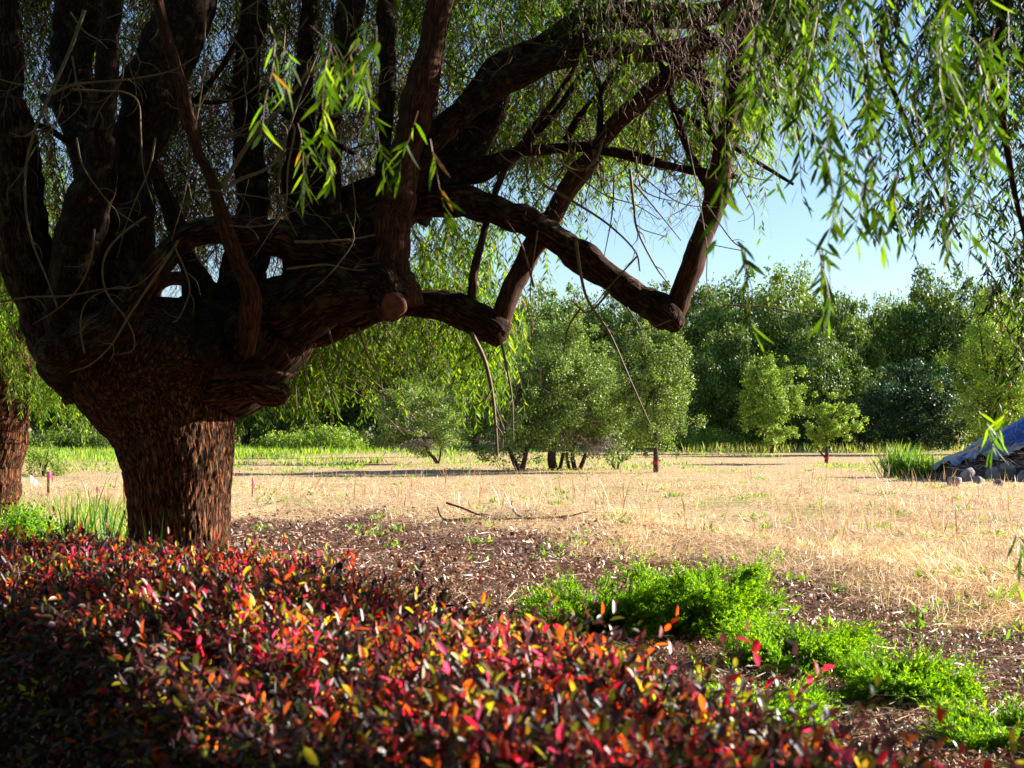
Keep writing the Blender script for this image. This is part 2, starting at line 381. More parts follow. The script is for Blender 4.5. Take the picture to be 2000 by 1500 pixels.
def greengrass():
    g = LeafGeo()
    x, y = sample_ground(60000, 50, 135, .42, .3); k = greenness(x, y) > rng.random(len(x)) * .9; x, y = x[k], y[k]; n = len(x)
    d = nrm(np.stack([rng.normal(0, .35, n), rng.normal(0, .35, n), np.ones(n)], -1))
    hgt = rng.uniform(.08, .32, n) * np.clip((y - 30) / 45, .4, 1) * np.where((x / y < -.04) & (y > 62), 1.7, 1)
    c = pick(n, [(.14, .28, .02), (.24, .36, .03), (.09, .18, .02), (.42, .38, .10)], [4, 4, 2, 1.3])
    V, Fa, cc = leaves(np.stack([x, y, gz(x, y)], -1), d, ruv(n), hgt, rng.uniform(.03, .06, n), T_DIA, c); g.add(V, Fa, cc)
    tag(g.make('green_grass', M_grass), 'bright green grass strip before the far wood', 'grass', kind='stuff')
    # low weeds in the field and round the mulch edge
    g = LeafGeo(); cx, cy = sample_ground(420, 10, 60, .42, .5)
    k = rng.random(len(cx)) < np.where(cy < bnd(cx) - 3, .10, .8); cx, cy = cx[k], cy[k]
    for a, b_ in zip(cx, cy):
        m = int(rng.integers(8, 34)); s = rng.uniform(.04, .15)
        x = a + rng.normal(0, s, m); y = b_ + rng.normal(0, s, m)
        el = rng.uniform(.2, 1.3, m); az = rng.uniform(0, 6.28, m)
        d = np.stack([np.cos(az) * np.cos(el), np.sin(az) * np.cos(el), np.sin(el)], -1)
        c = pick(m, [(.12, .26, .02), (.22, .32, .03), (.08, .17, .02)], [4, 3, 2])
        V, Fa, cc = leaves(np.stack([x, y, gz(x, y) + .02], -1), d, ruv(m), rng.uniform(.05, .15, m), rng.uniform(.015, .04, m), T_DIA, c); g.add(V, Fa, cc)
    x = rng.uniform(-9.5, -4.0, 20000); y = rng.uniform(13.5, 34, 20000); k = x / y < -.265 + .02 * rng.random(20000); x, y = x[k], y[k]
    k = fbm(np.stack([x, y, 0 * x], -1), 2, 3) + (24 - y) * .02 > .42; x, y = x[k], y[k]; n = len(x)
    d = nrm(np.stack([rng.normal(0, .5, n), rng.normal(0, .5, n), np.ones(n)], -1))
    c = pick(n, [(.16, .26, .04), (.30, .34, .08), (.40, .36, .16)], [4, 3, 2])
    V, Fa, cc = leaves(np.stack([x, y, gz(x, y)], -1), d, ruv(n), rng.uniform(.08, .42, n), rng.uniform(.008, .02, n), T_DIA, c); g.add(V, Fa, cc)
    tag(g.make('green_weeds', M_grass), 'small green weeds sprouting through straw and mulch', 'weeds', kind='stuff')
greengrass()
def litter():
    g = LeafGeo(); n = 210000
    x, y = sample_ground(n, 6.5, 26, .46, .9)
    q = np.stack([x * .8, y * .8, 0 * x], -1)
    k = ((y - bnd(x)) / 2.2 + (fbm(q, 3, 5) - .5) * 5 + rng.normal(0, .9, n) < .9) & ~((x < -5) & (y > 12)); x, y = x[k], y[k]; n = len(x)
    el = rng.normal(0, .55, n); az = rng.uniform(0, 6.28, n)
    d = np.stack([np.cos(az) * np.cos(el), np.sin(az) * np.cos(el), np.sin(el)], -1)
    c = pick(n, [(.36, .18, .10), (.19, .095, .055), (.52, .30, .19), (.80, .62, .48), (.50, .15, .04), (.04, .022, .018)], [5, 3.5, 3, 1.4, 1.0, 3.2], .3)
    L = rng.uniform(.018, .055, n) * np.clip(y / 11, .9, 1.8)
    V, Fa, cc = leaves(np.stack([x, y, gz(x, y) + rng.random(n) * .05], -1), d, nrm(np.array([0, 0, 1.]) + ruv(n) * .8), L, L * rng.uniform(.2, .55, n), T_DIA, c); g.add(V, Fa, cc)
    m = 9000; x, y = sample_ground(m, 7, 26, .46, .9); az = rng.uniform(0, 6.28, m)
    d = np.stack([np.cos(az), np.sin(az), rng.normal(0, .12, m)], -1)
    c = pick(m, [(.35, .24, .16), (.5, .38, .26), (.12, .07, .05)], [2, 2, 2])
    V, Fa, cc = leaves(np.stack([x, y, gz(x, y) + .03 + rng.random(m) * .04], -1), d, ruv(m), rng.uniform(.08, .4, m), rng.uniform(.004, .010, m), T_DIA, c); g.add(V, Fa, cc)
    tag(g.make('leaf_litter', M_litter), 'brown fallen leaves and bark chips under the old tree', 'leaf litter', kind='stuff')
litter()

# ------------------------------------------------------------------ willow foliage
def strands(start, L, spread, K=16, leafL=.098, leafW=.0165, curve=.5, T=T_DIA, pal=None, perleaf=2, bare=0.0):
    """hanging leafy twigs: start (S,3), length L (S,). Returns leaf V,F,C and twig V,F,B"""
    S = len(start)
    az = rng.uniform(0, 2 * math.pi, S)
    h = np.stack([np.cos(az), np.sin(az), np.zeros(S)], -1)
    dn = np.array([0, 0, -1.0])
    t = np.linspace(0, 1, K)[None, :, None]
    sp = np.asarray(spread) * rng.uniform(.3, 1, S)
    wob = rng.normal(0, .05, (S, 1, 3))
    pts = start[:, None] + L[:, None, None] * (h[:, None] * sp[:, None, None] * (t - .45 * t * t) + dn * (t * (1 - sp[:, None, None] * .45) + sp[:, None, None] * .25 * t * t) + wob * np.sin(t * 5))
    tg = nrm(np.gradient(pts, axis=1))
    # leaves
    idx = np.arange(1, K)
    pos, dr, ph = [], [], []
    for q in range(perleaf):
        p_ = pts[:, idx]; tt = tg[:, idx]
        a = rng.uniform(0, 2 * math.pi, p_.shape[:2])
        rad = np.stack([np.cos(a), np.sin(a), rng.uniform(-.2, .3, a.shape)], -1)
        k = rng.uniform(.45, 1.0, a.shape)[..., None]
        d = nrm(tt * .7 + rad * k + dn * rng.uniform(.1, .5, a.shape)[..., None])
        jit = rng.uniform(-.5, .5, a.shape)[..., None] * (L[:, None, None] / K)
        pos.append((p_ + tt * jit).reshape(-1, 3)); dr.append(d.reshape(-1, 3))
    pos = np.concatenate(pos); dr = np.concatenate(dr); n = len(pos)
    if bare: k = rng.random(n) > bare; pos, dr = pos[k], dr[k]; n = len(pos)
    nv = nrm(np.cross(dr, ruv(n)) + np.array([0, 0, .3]))
    pal = pal or ([(.075, .17, .010), (.15, .27, .014), (.030, .075, .010), (.24, .33, .02), (.22, .12, .03)], [5, 4, 3, 1.3, .15])  # default leaf tones, brightened for sunlit sprays
    c = pick(n, *pal)
    LL = leafL * rng.uniform(.6, 1.2, n)
    lf = leaves(pos, dr, nv, LL, leafW * rng.uniform(.7, 1.25, n), T, c)
    # twigs: 3 sided, every third node
    st = pts[:, ::3] if K > 9 else pts[:, ::2]; M = st.shape[1]
    r = (np.linspace(.0032, .0012, M) * (1 if leafL < .1 else 1.1))[None, :, None]
    off = [np.array([1, 0, 0.]), np.array([-.5, .86, 0]), np.array([-.5, -.86, 0])]
    V = np.stack([st + r * o for o in off], 2)       # S,M,3,3
    b = (np.arange(S)[:, None, None] * M * 3 + np.arange(M - 1)[None, :, None] * 3)
    j = np.arange(3)[None, None]; j2 = (j + 1) % 3
    Q = np.stack([b + j, b + j2, b + 3 + j2, b + 3 + j], -1).reshape(-1, 4)
    return lf, (V.reshape(-1, 3), Q)
def patch(lg, tw, x0, x1, y0, y1, D0, D1, n, L=(.5, 1.2), **kw):
    # clumped starts so the crown has gaps
    m = max(3, n // 20); n = int(n * .85) if n > 60 else n
    cx, cy, cd = rng.uniform(x0, x1, m), rng.uniform(y0, y1, m), rng.uniform(D0, D1, m)
    i = rng.integers(0, m, n)
    D = cd[i] + rng.normal(0, .22, n)
    s = PA(cx[i] + rng.normal(0, .15, n) * F / D, cy[i] + rng.normal(0, .16, n) * F / D, D)
    lf, t = strands(s, rng.uniform(*L, n), kw.pop('spread', .75), **kw)
    lg.add(*lf); tw.add(*t)

# ------------------------------------------------------------------ the big old tree
TD = 12.0
tb = P(353, HOR + CAMH * F / TD, TD); tb[2] = 0
big = empty('willow_tree', tb, 'huge old dark willow with low spreading limbs, rising behind the red hedge', 'tree')
tr = Geo()
rows = [(356, 1215, 236, 1.0), (354, 1150, 205, 1.0), (352, 1050, 194, 1.0), (350, 960, 200, 1.0), (346, 890, 218, 1.0), (336, 830, 246, .95), (322, 780, 296, .88),
        (312, 740, 350, .78), (312, 705, 395, .68), (318, 670, 420, .58), (326, 640, 380, .5), (335, 615, 240, .5)]
s = spline(rows, 26)
pts = PA(s[:, 0], s[:, 1], np.full(len(s), TD)); rad = s[:, 2] / 2 / F * TD
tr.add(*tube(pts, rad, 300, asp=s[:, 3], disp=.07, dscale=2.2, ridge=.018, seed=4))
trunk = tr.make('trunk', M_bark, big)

LB = []   # big limbs: (material, rows, displacement, ridge)
def limb(mat, rows, name='limb', disp=.06, ridge=.0, sides=28, seg=9, parent=None, dscale=9):
    V, Q, B = pxlimb(rows, seg, sides=sides, disp=disp, dscale=dscale, ridge=ridge, seed=int(rng.integers(1e6)))
    g = Geo(); g.add(V, Q, B)
    return g.make(name, mat, parent or big)
# left side
limb(M_shaded, [(190, 745, 150, 12), (130, 700, 120, 11.9), (88, 620, 100, 11.9), (60, 520, 92, 11.9), (47, 430, 92, 11.9), (32, 330, 84, 12), (16, 200, 74, 12), (5, 60, 68, 12.1), (-4, -120, 60, 12.2), (-10, -400, 45, 12.6)], ridge=.016, sides=70, seg=14)
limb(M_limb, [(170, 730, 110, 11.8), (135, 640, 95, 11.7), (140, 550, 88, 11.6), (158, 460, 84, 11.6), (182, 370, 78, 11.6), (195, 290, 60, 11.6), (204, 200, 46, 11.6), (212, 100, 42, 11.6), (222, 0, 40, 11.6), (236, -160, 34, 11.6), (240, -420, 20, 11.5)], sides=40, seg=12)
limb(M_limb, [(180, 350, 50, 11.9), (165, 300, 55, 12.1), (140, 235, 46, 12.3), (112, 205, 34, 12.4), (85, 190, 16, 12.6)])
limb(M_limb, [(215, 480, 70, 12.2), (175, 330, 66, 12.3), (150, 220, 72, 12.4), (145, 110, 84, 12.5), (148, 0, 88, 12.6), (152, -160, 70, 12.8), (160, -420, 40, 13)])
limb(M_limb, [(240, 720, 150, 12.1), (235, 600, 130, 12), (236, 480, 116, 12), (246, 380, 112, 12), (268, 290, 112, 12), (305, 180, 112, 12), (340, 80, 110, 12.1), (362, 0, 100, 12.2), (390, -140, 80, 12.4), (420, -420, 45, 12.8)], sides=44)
limb(M_shoot, [(482, 690, 32, 11.4), (490, 620, 36, 11.25), (484, 560, 34, 11.1), (458, 500, 30, 11.05), (436, 430, 27, 11), (412, 350, 25, 11), (386, 290, 22, 11), (366, 220, 26, 11), (350, 160, 20, 11), (334, 100, 24, 11), (316, 40, 20, 11), (300, -30, 20, 11), (285, -200, 16, 11)], disp=.14, sides=14, dscale=14)
# the bough that crosses the crotch
limb(M_shaded, [(128, 692, 74, 11.5), (175, 668, 76, 11.35), (225, 630, 72, 11.25), (262, 580, 60, 11.2), (305, 525, 54, 11.2), (350, 478, 54, 11.25), (405, 452, 58, 11.3), (470, 452, 64, 11.4), (540, 462, 72, 11.5), (610, 480, 80, 11.6), (680, 500, 74, 11.7), (735, 480, 70, 11.8), (790, 415, 64, 11.9)], ridge=.011, sides=44)
limb(M_shaded, [(118, 690, 50, 11.2), (104, 686, 66, 11.35), (112, 694, 70, 11.6)], seg=4, sides=20)
# middle uprights
limb(M_limb, [(470, 640, 110, 12.3), (480, 540, 86, 12.3), (492, 440, 64, 12.3), (490, 330, 58, 12.3), (484, 210, 54, 12.3), (487, 100, 52, 12.4), (498, -20, 48, 12.5), (520, -300, 34, 12.8)])
limb(M_limb, [(600, 560, 110, 12.2), (602, 440, 82, 12.3), (590, 330, 64, 12.4), (592, 230, 46, 12.5), (594, 120, 36, 12.6), (602, 20, 32, 12.7), (610, -160, 28, 12.9)])
limb(M_limb, [(640, 520, 80, 12.2), (640, 400, 56, 12.3), (643, 280, 50, 12.4), (655, 160, 50, 12.5), (678, 50, 52, 12.6), (700, -60, 46, 12.7), (720, -300, 30, 13)])
limb(M_limb, [(740, 420, 42, 11.9), (752, 300, 26, 12), (757, 180, 32, 12), (757, 80, 34, 12.1), (752, -20, 34, 12.2), (745, -200, 24, 12.4)])
limb(M_limb, [(380, 700, 170, 12.3), (400, 620, 120, 12.4), (388, 565, 74, 12.4), (372, 520, 44, 12.5), (352, 470, 40, 12.6), (330, 400, 34, 12.8), (300, 330, 30, 13)])
limb(M_limb, [(420, 620, 90, 12.4), (452, 560, 60, 12.4), (470, 500, 60, 12.3)])
limb(M_shoot, [(395, 600, 30, 13), (372, 552, 28, 13.2), (335, 545, 26, 13.4), (306, 562, 26, 13.4), (296, 600, 30, 13.2)], sides=12)
limb(M_limb, [(300, 720, 120, 12.5), (290, 660, 60, 12.7), (268, 600, 50, 12.8), (262, 500, 44, 12.9), (270, 300, 40, 13.1), (285, 100, 34, 13.3)])
# right side boughs
limb(M_shaded, [(440, 740, 190, 12), (500, 672, 170, 11.9), (560, 622, 146, 11.75), (625, 582, 126, 11.6), (695, 560, 106, 11.5), (750, 565, 92, 11.4), (772, 590, 60, 11.3)], ridge=.016, sides=90, seg=16)
limb(M_shaded, [(470, 740, 130, 12.5), (560, 668, 80, 12.4), (640, 636, 62, 12.2), (720, 604, 60, 12), (800, 594, 56, 11.9), (862, 600, 60, 11.9), (915, 616, 64, 11.8), (955, 638, 64, 11.8), (985, 658, 50, 11.8)], ridge=.011, sides=44, disp=.1)
cut = Geo(); cut.add(*pxlimb([(762, 598, 62, 11.42), (768, 597, 56, 11.2), (770, 597, 50, 11.12), (770, 597, 48, 11.1)], 5, sides=24, disp=.03))
cut.make('limb', M_shaded, big)
def disc(c, nrm_, r, mat, name, n=28):
    nn = Vector(nrm_).normalized(); a = nn.orthogonal().normalized(); b = nn.cross(a)
    V = []
    for k, (rr, h) in enumerate(((r, -.02), (r, .004), (r * .93, .010), (r * .45, .007))):
        for i in range(n):
            q = 2 * math.pi * i / n; k2 = rr * (1 + .06 * math.sin(3 * q + 1) + .02 * math.sin(7 * q))
            V.append(list(Vector(c) + a * (k2 * math.cos(q)) + b * (k2 * math.sin(q)) + nn * h))
    V.append(list(Vector(c) + nn * .008)); V = np.array(V)
    Q = []
    for k in range(3):
        for i in range(n): Q.append([k * n + i, k * n + (i + 1) % n, (k + 1) * n + (i + 1) % n, (k + 1) * n + i])
    for i in range(0, n, 2): Q.append([3 * n + i, 3 * n + i + 1, 3 * n + (i + 2) % n, 4 * n])
    return mk(name, V, np.array(Q), mat, big)
o = disc(P(769, 597, 11.07), (.25, -1, .1), 25 / F * 11.07, M_cut, 'sawn_face'); o['label'] = 'orange sawn end of a removed limb'
limb(M_shaded, [(640, 500, 110, 11.9), (700, 455, 90, 11.9), (765, 415, 64, 11.9), (830, 396, 62, 11.9), (900, 396, 64, 11.9), (965, 408, 64, 11.85), (1040, 440, 62, 11.8), (1110, 482, 62, 11.8), (1180, 532, 60, 11.7), (1240, 574, 58, 11.7), (1290, 606, 62, 11.6), (1315, 630, 48, 11.6), (1322, 646, 22, 11.6)], sides=44, disp=.10, ridge=.010)
limb(M_shoot, [(1312, 622, 40, 11.6), (1328, 585, 40, 11.6), (1345, 535, 40, 11.6), (1368, 470, 42, 11.65), (1392, 410, 46, 11.7), (1404, 370, 50, 11.7), (1412, 310, 38, 11.75), (1425, 230, 36, 11.8), (1438, 150, 38, 11.85), (1452, 80, 46, 11.9), (1462, -20, 46, 12), (1475, -240, 30, 12.2)], sides=24, disp=.08)
limb(M_shoot, [(768, 585, 104, 11.55), (766, 520, 84, 11.5), (768, 450, 76, 11.5), (778, 380, 74, 11.5), (796, 290, 66, 11.5), (814, 200, 60, 11.5), (834, 110, 57, 11.5), (854, 20, 55, 11.5), (868, -60, 50, 11.55), (890, -320, 34, 11.8)], sides=40, disp=.05)
limb(M_limb, [(690, 540, 60, 11.7), (715, 490, 46, 11.75), (738, 440, 40, 11.8), (770, 380, 34, 11.9)])
limb(M_shoot, [(968, 640, 44, 11.8), (988, 596, 42, 11.8), (1012, 545, 42, 11.85), (1042, 488, 43, 11.9), (1075, 430, 42, 12), (1110, 372, 40, 12), (1140, 325, 40, 12.05), (1165, 288, 36, 12.1), (1205, 240, 36, 12.15), (1260, 190, 36, 12.2), (1320, 140, 32, 12.3), (1400, 80, 28, 12.4), (1500, -60, 20, 12.6)], sides=24, disp=.09)
limb(M_shoot, [(919, 592, 18, 11.8), (926, 540, 17, 11.85), (940, 475, 15, 11.9), (960, 400, 14, 12), (985, 335, 14, 12), (1030, 265, 13, 12.1), (1080, 200, 12, 12.2), (1130, 120, 10, 12.3)], sides=10)
limb(M_limb, [(790, 370, 60, 11.7), (818, 318, 48, 11.65), (855, 268, 50, 11.6), (905, 222, 50, 11.6), (965, 180, 48, 11.6), (1030, 140, 46, 11.6), (1100, 118, 42, 11.65), (1180, 98, 40, 11.7), (1270, 106, 36, 11.8), (1360, 84, 34, 11.9), (1440, 96, 28, 12), (1510, 60, 20, 12), (1570, -10, 12, 12)], sides=32, disp=.09)
limb(M_limb, [(800, 420, 84, 12.2), (846, 355, 74, 12.2), (885, 280, 66, 12.2), (925, 200, 60, 12.2), (985, 132, 56, 12.2), (1065, 90, 48, 12.2), (1150, 45, 52, 12.2), (1240, 28, 46, 12.2), (1340, 34, 48, 12.2), (1420, 20, 38, 12.2), (1520, -40, 24, 12.4), (1600, -140, 14, 12.6)], sides=28, disp=.1)
limb(M_limb, [(1050, 110, 40, 11.7), (1120, 100, 30, 11.6), (1155, 60, 28, 11.5), (1190, 16, 27, 11.4), (1216, -26, 26, 11.4), (1260, -160, 20, 11.4)], sides=16)
limb(M_limb, [(860, 370, 80, 12.1), (905, 312, 56, 12.1), (940, 262, 48, 12.2), (962, 215, 44, 12.2), (990, 150, 34, 12.3)])
limb(M_limb, [(800, 400, 70, 12), (870, 350, 56, 12), (940, 330, 50, 12), (1000, 300, 26, 12), (1060, 293, 24, 12), (1120, 288, 23, 12), (1180, 294, 22, 12), (1240, 306, 20, 12), (1310, 325, 18, 12), (1380, 338, 16, 12), (1440, 345, 10, 12)], sides=14)
limb(M_limb, [(620, 430, 50, 12.5), (700, 380, 46, 12.5), (780, 340, 40, 12.5), (850, 300, 30, 12.6)])
limb(M_limb, [(845, 330, 26, 12.4), (843, 250, 24, 12.4), (850, 150, 20, 12.5), (870, 40, 18, 12.6)])
limb(M_limb, [(400, 690, 40, 11.4), (430, 650, 120, 12), (480, 660, 140, 12.2)], seg=5)
for rr in ([(1440, 140, 20), (1500, 90, 17), (1545, 30, 14), (1580, -60, 9)], [(1300, 105, 22), (1350, 150, 18), (1410, 170, 15), (1470, 165, 9)], [(1250, 40, 20), (1300, 90, 16), (1340, 130, 12), (1385, 140, 8)], [(1360, 60, 22), (1420, 90, 20), (1480, 130, 14), (1500, 190, 8)],
           [(1168, 300, 15), (1172, 250, 14), (1170, 190, 13), (1160, 120, 12)], [(1105, 275, 16), (1130, 230, 15), (1165, 190, 13), (1215, 120, 10)],
           [(985, 330, 14), (1040, 270, 15), (1090, 215, 14), (1130, 155, 12), (1180, 100, 8)], [(1360, 105, 13), (1372, 170, 14), (1385, 240, 13), (1405, 300, 12), (1415, 320, 8)],
           [(1290, 120, 12), (1312, 200, 13), (1335, 270, 14), (1362, 330, 15), (1395, 385, 12)], [(1325, 215, 12), (1390, 262, 12), (1450, 298, 10), (1500, 330, 9), (1550, 360, 6)],
           [(560, 210, 10), (520, 175, 14), (470, 185, 14), (420, 200, 10), (340, 190, 10)], [(690, 300, 10), (600, 250, 12), (520, 200, 14), (440, 170, 12)],
           [(200, 330, 10), (150, 290, 12), (90, 250, 12), (30, 240, 8)], [(380, 200, 12), (440, 120, 12), (480, 40, 12), (500, -40, 12)]):
    limb(M_limb, [(a, b, c_, 12.1) for a, b, c_ in rr], sides=8, seg=5)
# knob of an old cut low on the trunk, and the splinter lying on it
limb(M_bark, [(390, 780, 64, 11.9), (440, 768, 54, 11.65), (485, 764, 56, 11.5), (520, 766, 60, 11.42), (548, 770, 50, 11.4), (563, 774, 28, 11.4)], 'stub', ridge=.016, sides=60, seg=10, disp=.12)
limb(M_shoot, [(404, 740, 7, 11.4), (440, 734, 10, 11.35), (490, 729, 10, 11.3), (538, 723, 9, 11.3)], 'splinter', sides=8, seg=4)

# dry vines and bare twigs, traced, and random ones
def tangle(geo, n, x0, x1, y0, y1, D0, D1, L=(.3, 1.2), r=(.0018, .006), down=.4, K=8):
    s_ = PA(rng.uniform(x0, x1, n), rng.uniform(y0, y1, n), rng.uniform(D0, D1, n))
    d = nrm(ruv(n) * [1, .6, 1] - np.array([0, 0, down])); c_ = ruv(n) * rng.uniform(.1, .9, (n, 1)) - [0, 0, .25]; c2 = ruv(n) * .12
    t = np.linspace(0, 1, K)[None, :, None]; LL = rng.uniform(*L, n)[:, None, None]
    p = s_[:, None] + LL * (d[:, None] * t + c_[:, None] * t * t * .6 + c2[:, None] * np.sin(t * 9))
    rr = rng.uniform(*r, n)[:, None, None] * (1 - .6 * t)
    V = np.stack([p + rr * np.array(o) for o in ((1, 0, 0.), (-.5, .6, .6), (-.5, -.6, -.6))], 2)
    b = (np.arange(n)[:, None, None] * K * 3 + np.arange(K - 1)[None, :, None] * 3); j = np.arange(3)[None, None]; j2 = (j + 1) % 3
    geo.add(V.reshape(-1, 3), np.stack([b + j, b + j2, b + 3 + j2, b + 3 + j], -1).reshape(-1, 4))
tg = Geo()
def twig(rows, D, w0=4, w1=2, geo=None, seg=6):
    r = np.array(rows, float); n = len(r)
    rr = np.column_stack([r, np.linspace(w0, w1, n), np.linspace(D, D + .1, n)])
    (geo or tg).add(*pxlimb(rr, seg, sides=6, cap=False))
    if n >= 4:
        for k in range(int(rng.integers(1, 4))):
            i = int(rng.integers(1, n - 1)); a = math.atan2(r[i + 1, 1] - r[i, 1], r[i + 1, 0] - r[i, 0]) + rng.choice([-1, 1]) * rng.uniform(.4, .9); l = rng.uniform(14, 60)
            q = [(r[i, 0], r[i, 1], rr[i, 2] * .6, D), (r[i, 0] + math.cos(a) * l * .5, r[i, 1] + math.sin(a) * l * .5, rr[i, 2] * .45, D - .03), (r[i, 0] + math.cos(a + .3) * l, r[i, 1] + math.sin(a + .3) * l, rr[i, 2] * .25, D - .05)]
            (geo or tg).add(*pxlimb(q, 3, sides=6, cap=False))
for rows, D, a in (([(165, 20), (140, 90), (100, 180), (70, 250), (52, 320), (50, 400), (62, 470), (90, 540), (112, 600)], 11.0, 8),
    ([(285, 423), (240, 455), (210, 490), (200, 530), (210, 575), (245, 620), (262, 660), (258, 685), (222, 693)], 10.8, 5),
    ([(348, 470), (330, 500), (290, 560), (250, 620), (220, 670), (180, 710), (135, 728)], 10.8, 6),
    ([(0, 590), (60, 580), (130, 578), (200, 565), (260, 560), (300, 530), (350, 470)], 10.8, 4),
    ([(340, 480), (362, 530), (370, 570), (350, 620), (336, 630)], 10.8, 4),
    ([(165, 690), (158, 650), (160, 610), (180, 580), (230, 560), (258, 568)], 10.9, 4),
    ([(435, 372), (470, 350), (520, 330), (545, 300), (590, 180), (630, 80)], 10.8, 8),
    ([(435, 366), (460, 320), (500, 260), (545, 215), (600, 140), (650, 60)], 11.0, 11),
    ([(548, 240), (560, 260), (548, 320), (545, 380), (555, 410), (580, 460)], 10.8, 5),
    ([(570, 240), (575, 260), (562, 330), (558, 400), (530, 450), (498, 500)], 10.7, 5),
    ([(448, 440), (480, 443), (520, 440), (540, 430), (550, 405)], 10.9, 4),
    ([(575, 472), (620, 472), (680, 468), (733, 459)], 10.9, 6),
    ([(560, 525), (600, 520), (640, 517), (690, 527), (715, 526)], 11.0, 5),
    ([(375, 292), (410, 278), (440, 265), (490, 240)], 11, 4), ([(400, 0), (400, 60), (395, 160), (380, 260), (360, 380), (335, 470)], 11, 5),
    ([(95, 186), (150, 165), (250, 155), (330, 140), (385, 110)], 10.8, 6), ([(95, 186), (70, 160), (40, 165), (0, 155)], 10.9, 5),
    ([(140, 175), (200, 178), (240, 180), (270, 200), (275, 260), (280, 330), (300, 400)], 10.9, 5),
    ([(640, 740), (700, 770), (760, 820), (790, 850)], 13.5, 4), ([(648, 690), (700, 740), (780, 790), (860, 830)], 13.5, 4),
    ([(920, 650), (945, 700), (960, 760), (968, 830), (972, 890)], 11.4, 10), ([(975, 650), (990, 720), (1000, 780), (1003, 860)], 11.3, 6),
    ([(950, 720), (960, 770), (985, 840)], 11.5, 4),
    ([(1043, 560), (1020, 480), (990, 430)], 11.3, 5), ([(1125, 470), (1135, 540), (1150, 590), (1190, 650), (1230, 740), (1270, 830)], 11.2, 7),
    ([(1135, 600), (1110, 640), (1100, 690)], 11.2, 5), ([(1190, 570), (1150, 610), (1120, 590), (1115, 580)], 11.3, 5),
    ([(1245, 500), (1190, 560), (1150, 610)], 11.3, 4), ([(1230, 330), (1238, 400), (1245, 450), (1280, 520), (1310, 560)], 11.3, 6),
    ([(1240, 360), (1290, 420), (1330, 470)], 11.3, 4), ([(1060, 360), (1130, 400), (1190, 440), (1240, 490), (1250, 530)], 11.3, 6),
    ([(1200, 340), (1195, 420), (1180, 500)], 11.3, 4), ([(1340, 260), (1360, 360), (1380, 480), (1382, 560), (1410, 595)], 11.2, 3),
    ([(1250, 340), (1300, 380), (1340, 400), (1400, 405)], 11.3, 3), ([(1410, 595), (1500, 600), (1560, 612), (1620, 622)], 11.2, 3),
    ([(1245, 440), (1260, 450), (1300, 462)], 11.3, 3), ([(1050, 450), (1036, 560), (1040, 640), (1030, 760)], 11.2, 3),
    ([(1310, 625), (1270, 640), (1200, 650), (1120, 648)], 11.2, 3), ([(1225, 600), (1250, 640), (1262, 690)], 11.2, 3),
    ([(560, 690), (575, 730), (580, 800)], 11.4, 3), ([(590, 690), (600, 760), (612, 810)], 11.4, 4), ([(615, 670), (640, 740), (655, 790)], 11.4, 3),
    ([(640, 640), (660, 690), (700, 720), (760, 770)], 11.5, 5), ([(700, 640), (720, 700), (740, 730), (752, 790)], 11.5, 4),
    ([(1110, 330), (1180, 380), (1240, 400), (1290, 430)], 11.3, 3), ([(1380, 400), (1430, 470), (1460, 490), (1400, 480), (1388, 478)], 11.2, 3)):
    twig(rows, D, a, max(1.6, a * .4))
for k in range(120):      # random bare twigs across the limbs
    x, y = rng.uniform(20, 780), rng.uniform(-60, 480); D = rng.uniform(10.8, 13.5)
    a = rng.uniform(.9, 2.3) if rng.random() < .7 else rng.uniform(-.6, .6); L = rng.uniform(90, 330); c_ = rng.normal(0, .8)
    rows = []
    for q in range(5):
        rows.append((x, y)); x += math.cos(a) * L / 5; y += math.sin(a) * L / 5; a += c_ / 4 + rng.normal(0, .28)
    twig(rows, D, rng.uniform(2, 5), 1.5, seg=3)
for k in range(150):
    x, y = rng.uniform(850, 1480), rng.uniform(20, 330); D = rng.uniform(11.3, 13.5)
    a = rng.uniform(.5, 2.2); L = rng.uniform(70, 200); c_ = rng.choice([-1, 1]) * rng.uniform(.5, 1.8)
    rows = []
    for q in range(5):
        rows.append((x, y)); x += math.cos(a) * L / 5; y += math.sin(a) * L / 5; a += c_ / 4 + rng.normal(0, .28)
    twig(rows, D, rng.uniform(2, 5), 1.5, seg=3)
o = tg.make('twigs', M_twig, big); o['kind'] = 'stuff'
tg = Geo()
tangle(tg, 3600, -60, 820, -120, 520, 12.4, 17)
tangle(tg, 1500, 250, 720, 150, 520, 12.4, 16, (.2, .7), (.0015, .004))
tangle(tg, 1500, 800, 1480, -120, 280, 12, 15.5, (.3, .9), (.0015, .005), .7)
tangle(tg, 420, 1120, 1520, -40, 150, 11, 11.8, (.15, .6), (.0015, .004), .7)
tangle(tg, 160, 1000, 1420, 200, 420, 11.4, 12.5, (.2, .6), (.0015, .003), .8)
tangle(tg, 300, 560, 1000, 560, 720, 12.5, 15, (.2, .7), (.0015, .003), .8)
o = tg.make('twigs', M_rtwig, big); o['kind'] = 'stuff'

